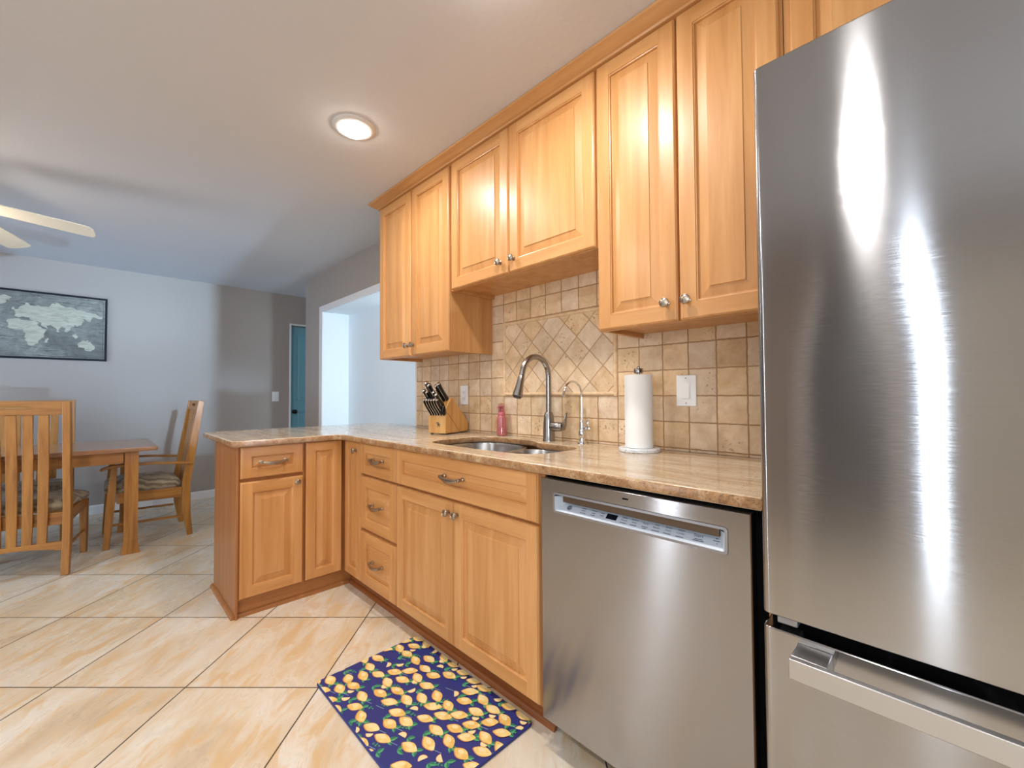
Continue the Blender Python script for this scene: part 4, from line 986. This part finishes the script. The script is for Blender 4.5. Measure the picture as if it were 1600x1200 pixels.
def arm_chair(label, loc, rz):
    t = thing('dining_armchair', label, 'chair', loc, rz); hw = 0.255
    yb = slat_back(t, hw, 1.108, 0.30, 0.42, -0.222, 0.088, 5, 0.074, 0.047)
    L = hw - 0.0195
    bm = BM(); box(bm, (-L, -0.232, 0.322), (L, -0.210, 0.402)); mk('rear_rail', bm, 'oak_x', t, bevel=0.002)
    for s in (-1, 1):
        bm = BM(); bar(bm, [(s * 0.262, 0.262, 0.0), (s * 0.262, 0.248, 0.2), (s * 0.262, 0.236, 0.40), (s * 0.262, 0.224, 0.612)], [(0.036, 0.034), (0.042, 0.046), (0.042, 0.050), (0.032, 0.034)], side=(1, 0, 0)); mk('leg', bm, 'oak', t, bevel=0.003)
        bm = BM(); bar(bm, [(s * 0.262, -0.185, 0.362), (s * 0.262, 0.205, 0.372)], (0.022, 0.080), side=(1, 0, 0)); mk('side_rail', bm, 'oak_y', t, bevel=0.002)
        bm = BM(); bar(bm, [(s * 0.262, -0.188, 0.165), (s * 0.262, 0.228, 0.175)], (0.014, 0.018), side=(1, 0, 0)); mk('stretcher', bm, 'oak_y', t, bevel=0.004)
        bm = BM(); bar(bm, [(s * 0.285, -0.262, 0.596), (s * 0.285, -0.16, 0.606), (s * 0.288, 0.0, 0.622), (s * 0.290, 0.13, 0.6235), (s * 0.290, 0.235, 0.622), (s * 0.290, 0.285, 0.606), (s * 0.290, 0.300, 0.596)], [(0.028, 0.018), (0.036, 0.02), (0.05, 0.02), (0.055, 0.02), (0.055, 0.02), (0.05, 0.02), (0.04, 0.016)], side=(1, 0, 0)); mk('arm', bm, 'oak_y', t, bevel=0.004)
    bm = BM(); box(bm, (-0.240, 0.224, 0.338), (0.240, 0.246, 0.404)); mk('front_rail', bm, 'oak_x', t, bevel=0.002)
    cushion(t, 0.238, 0.228, 0.275, -0.188, 0.405, 0.10)
    return t
side_chair('oak slat-back dining chair on the near side of the table, its back to the kitchen', (-4.295, -0.312, 0), math.radians(78), 'armless oak dining chairs')
side_chair('oak slat-back dining chair on the far side of the table, nearest the dining wall', (-5.075, -0.385, 0), -PI / 2, 'armless oak dining chairs')
arm_chair('oak dining armchair with upholstered seat at the head of the table', (-4.685, 0.335, 0), PI)

# ------------------------------------------------------------------ framed world map
mp = thing('framed_map', 'antique style grey world map in a thin dark frame on the dining wall', 'picture', (XW, -0.50, 1.81))
py1 = 0.078 + 0.50; py0 = -1.078 + 0.50; pz0_, pz1_ = 1.50 - 1.81, 2.122 - 1.81
bm = BM(); fw = 0.017
for a, b in (((py0, pz0_), (py1, pz0_ + fw)), ((py0, pz1_ - fw), (py1, pz1_)), ((py0, pz0_ + fw), (py0 + fw, pz1_ - fw)), ((py1 - fw, pz0_ + fw), (py1, pz1_ - fw))):
    box(bm, (0.0, a[0], a[1]), (0.035, b[0], b[1]))
mk('picture_frame', bm, 'frame', mp, bevel=0.001)
boxo('backing', (0.0, py0 + fw, pz0_ + fw), (0.0235, py1 - fw, pz1_ - fw), 'frame', mp)
bm = BM(); pw, phh = py1 - py0 - 2 * fw, pz1_ - pz0_ - 2 * fw
def mq(u, v, lift): return (0.024 + lift, py0 + fw + u * pw, pz0_ + fw + v * phh)
def mface(poly, lift, mi): f = bm.faces.new([bm.verts.new(mq(u, v, lift)) for u, v in poly]); f.material_index = mi
mface([(0, 0), (1, 0), (1, 1), (0, 1)], 0, 0)
# rough land outlines in map units (u to the right, v up)
jr = random.Random(3)
def coast(poly, amp=0.010):
    out = []
    for i, p in enumerate(poly):
        q = poly[(i + 1) % len(poly)]; d = math.hypot(q[0] - p[0], q[1] - p[1]); n = max(1, int(d / 0.018))
        for k in range(n):
            t = k / n; a = amp if k else 0; out.append((p[0] + (q[0] - p[0]) * t + jr.uniform(-a, a), p[1] + (q[1] - p[1]) * t + jr.uniform(-a, a) * 1.6))
    return out
lands = [
    [(0.475, 0.70), (0.50, 0.76), (0.535, 0.84), (0.56, 0.80), (0.60, 0.82), (0.66, 0.80), (0.70, 0.89), (0.76, 0.82), (0.84, 0.80), (0.92, 0.76), (0.985, 0.72), (0.965, 0.68), (0.93, 0.70), (0.90, 0.62), (0.87, 0.66), (0.855, 0.57), (0.83, 0.52), (0.815, 0.55), (0.79, 0.47), (0.765, 0.42), (0.755, 0.49), (0.735, 0.50), (0.715, 0.41), (0.70, 0.48), (0.675, 0.52), (0.65, 0.50), (0.655, 0.45), (0.625, 0.49), (0.61, 0.55), (0.575, 0.57), (0.555, 0.61), (0.52, 0.62), (0.50, 0.60), (0.475, 0.62)],
    [(0.455, 0.57), (0.50, 0.585), (0.56, 0.565), (0.60, 0.55), (0.622, 0.46), (0.655, 0.44), (0.635, 0.36), (0.62, 0.28), (0.595, 0.21), (0.57, 0.17), (0.55, 0.20), (0.535, 0.33), (0.52, 0.42), (0.475, 0.41), (0.44, 0.45), (0.435, 0.52)],
    [(0.835, 0.25), (0.86, 0.30), (0.885, 0.29), (0.895, 0.32), (0.915, 0.28), (0.935, 0.22), (0.925, 0.15), (0.895, 0.13), (0.865, 0.18), (0.835, 0.19)],
    [(0.80, 0.37), (0.82, 0.40), (0.835, 0.35), (0.82, 0.32)], [(0.645, 0.28), (0.66, 0.31), (0.658, 0.24), (0.648, 0.23)],
    [(0.46, 0.72), (0.472, 0.76), (0.478, 0.71)],
    [(0.03, 0.72), (0.06, 0.82), (0.16, 0.84), (0.26, 0.88), (0.30, 0.80), (0.33, 0.70), (0.28, 0.64), (0.25, 0.56), (0.21, 0.52), (0.225, 0.46), (0.20, 0.47), (0.15, 0.54), (0.11, 0.64), (0.08, 0.70)],
    [(0.26, 0.42), (0.30, 0.43), (0.36, 0.35), (0.345, 0.24), (0.31, 0.14), (0.285, 0.05), (0.275, 0.18), (0.25, 0.32)],
    [(0.36, 0.88), (0.42, 0.93), (0.46, 0.90), (0.42, 0.80), (0.385, 0.78)]]
for L in lands: mface(coast(L), 0.0006, 1)
for uu in (0.012, 0.988): mface([(uu - 0.001, 0.02), (uu + 0.001, 0.02), (uu + 0.001, 0.98), (uu - 0.001, 0.98)], 0.0008, 2)
for vv in (0.025, 0.975): mface([(0.012, vv - 0.002), (0.988, vv - 0.002), (0.988, vv + 0.002), (0.012, vv + 0.002)], 0.0008, 2)
KEEP.append(1)
mk('map_print', bm, ['sea', 'land', 'ink'], mp)

# ------------------------------------------------------------------ passage door
dr_ = thing('passage_door', 'teal blue panelled door standing in the passage opening', 'door', (XW - 0.09, (DY0 + DY1) / 2, 0)); dr_['kind'] = 'structure'; dr_.name = 'door_1'
w = DY1 - DY0 - 0.006
bm = BM(); box(bm, (-0.035, -w / 2, 0.01), (0.0, w / 2, DZ - 0.004)); mk('slab', bm, 'teal', dr_, bevel=0.002)
for z0, z1 in ((0.22, 0.95), (1.08, DZ - 0.11)):
    for y0, y1 in ((-w / 2 + 0.10, -0.05), (0.05, w / 2 - 0.10)):
        bm = BM(); V = loft(bm, [[(x, y0 + i, z0 + i), (x, y1 - i, z0 + i), (x, y1 - i, z1 - i), (x, y0 + i, z1 - i)] for i, x in ((0, 0.0), (0.006, 0.006), (0.012, 0.006), (0.02, 0.0015), (0.05, 0.005))], True, False); bm.faces.new(V[-1]); mk('panel', bm, 'teal', dr_)
bm = BM(); ky = 1.941 - (DY0 + DY1) / 2
lathe(bm, [(0.026, 0.0), (0.026, 0.006), (0.010, 0.012), (0.010, 0.03), (0.024, 0.038), (0.028, 0.05), (0.022, 0.06), (0.006, 0.064)], 20, at=(0, -w / 2 + 0.065, 0.94), axis='x'); mk('door_knob', bm, 'iron', dr_, smooth=True)

# ------------------------------------------------------------------ ceiling lights and fan
def can_light(label, x, y, watts):
    t = thing('ceiling_light', label, 'ceiling light', (x, y, CEIL), 0, 'recessed lights in the kitchen ceiling')
    bm = BM(); lathe(bm, [(0.099, 0.0), (0.099, -0.004), (0.093, -0.009), (0.080, -0.013), (0.064, -0.013), (0.060, -0.004), (0.060, 0.0)], 40, cap=False); mk('trim_ring', bm, 'ring', t, smooth=True)
    bm = BM(); lathe(bm, [(0.056, -0.002), (0.056, -0.016), (0.053, -0.026), (0.042, -0.034), (0.023, -0.039), (0.002, -0.040)], 36, cap=False); mk('bulb', bm, 'lens', t, smooth=True)
    l = bpy.data.lights.new('lamp', 'AREA'); l.shape = 'DISK'; l.size = 0.12; l.energy = watts; l.color = (1.0, 0.97, 0.935)
    o = bpy.data.objects.new('lamp', l); C.objects.link(o); o.parent = t; o.location = (0, 0, -0.046)
    return t
can_light('recessed round ceiling light with white trim ring in front of the upper cabinets', -1.967, 0.875, 10.5)
can_light('recessed round ceiling light nearer the refrigerator', -0.91, 0.835, 10.5)
can_light('added round ceiling light behind the viewer towards the dining side', -1.967, -0.9, 12)  # unseen light added as general fill
can_light('added round ceiling light behind the viewer', -0.3, -0.95, 12)  # another unseen light added for fill

FH = Vector((-3.656, -0.648, 2.207))
fn = thing('ceiling_fan', 'cream ceiling fan over the dining table with two blade tips in view', 'ceiling fan', (FH.x, FH.y, CEIL))
dz = FH.z - CEIL
bm = BM(); lathe(bm, [(0.07, 0.0), (0.07, -0.02), (0.03, -0.05), (0.014, -0.06), (0.014, dz + 0.09), (0.05, dz + 0.085), (0.10, dz + 0.06), (0.11, dz + 0.02), (0.10, dz - 0.02), (0.06, dz - 0.045)], 32); mk('motor', bm, 'fan', fn, smooth=True)
bm = BM(); lathe(bm, [(0.06, dz - 0.045), (0.10, dz - 0.05), (0.11, dz - 0.08), (0.085, dz - 0.12), (0.03, dz - 0.14), (0.002, dz - 0.142)], 32); mk('light_bowl', bm, 'fan_lens', fn, smooth=True)
for k in range(5):
    a = math.radians(81.13 + 72 * k)
    bm = BM(); out = [(0.17, -0.058), (0.35, -0.060), (0.58, -0.063), (0.63, -0.059), (0.645, -0.040), (0.649, 0.0), (0.645, 0.040), (0.63, 0.059), (0.58, 0.063), (0.35, 0.060), (0.17, 0.058)]
    m4 = Matrix.Translation((0, 0, dz)) @ Matrix.Rotation(a, 4, 'Z') @ Matrix.Rotation(0.119, 4, 'Y') @ Matrix.Rotation(-0.214, 4, 'X')
    loft(bm, [[tuple(m4 @ Vector((x, y, z))) for x, y in out] for z in (-0.003, 0.003)]); bl = mk('blade', bm, 'fan', fn, bevel=0.001)
    bm = BM(); bar(bm, [tuple(m4 @ Vector((0.09, 0, 0.006))), tuple(m4 @ Vector((0.20, 0, 0.006)))], (0.03, 0.006), side=tuple((m4.to_3x3() @ Vector((0, 1, 0))))); mk('blade_iron', bm, 'fan', bl)
l = bpy.data.lights.new('lamp', 'POINT'); l.energy = 7; l.color = (1.0, 0.9, 0.78); l.shadow_soft_size = 0.06
o = bpy.data.objects.new('lamp', l); C.objects.link(o); o.parent = fn; o.location = (0, 0, dz - 0.20)
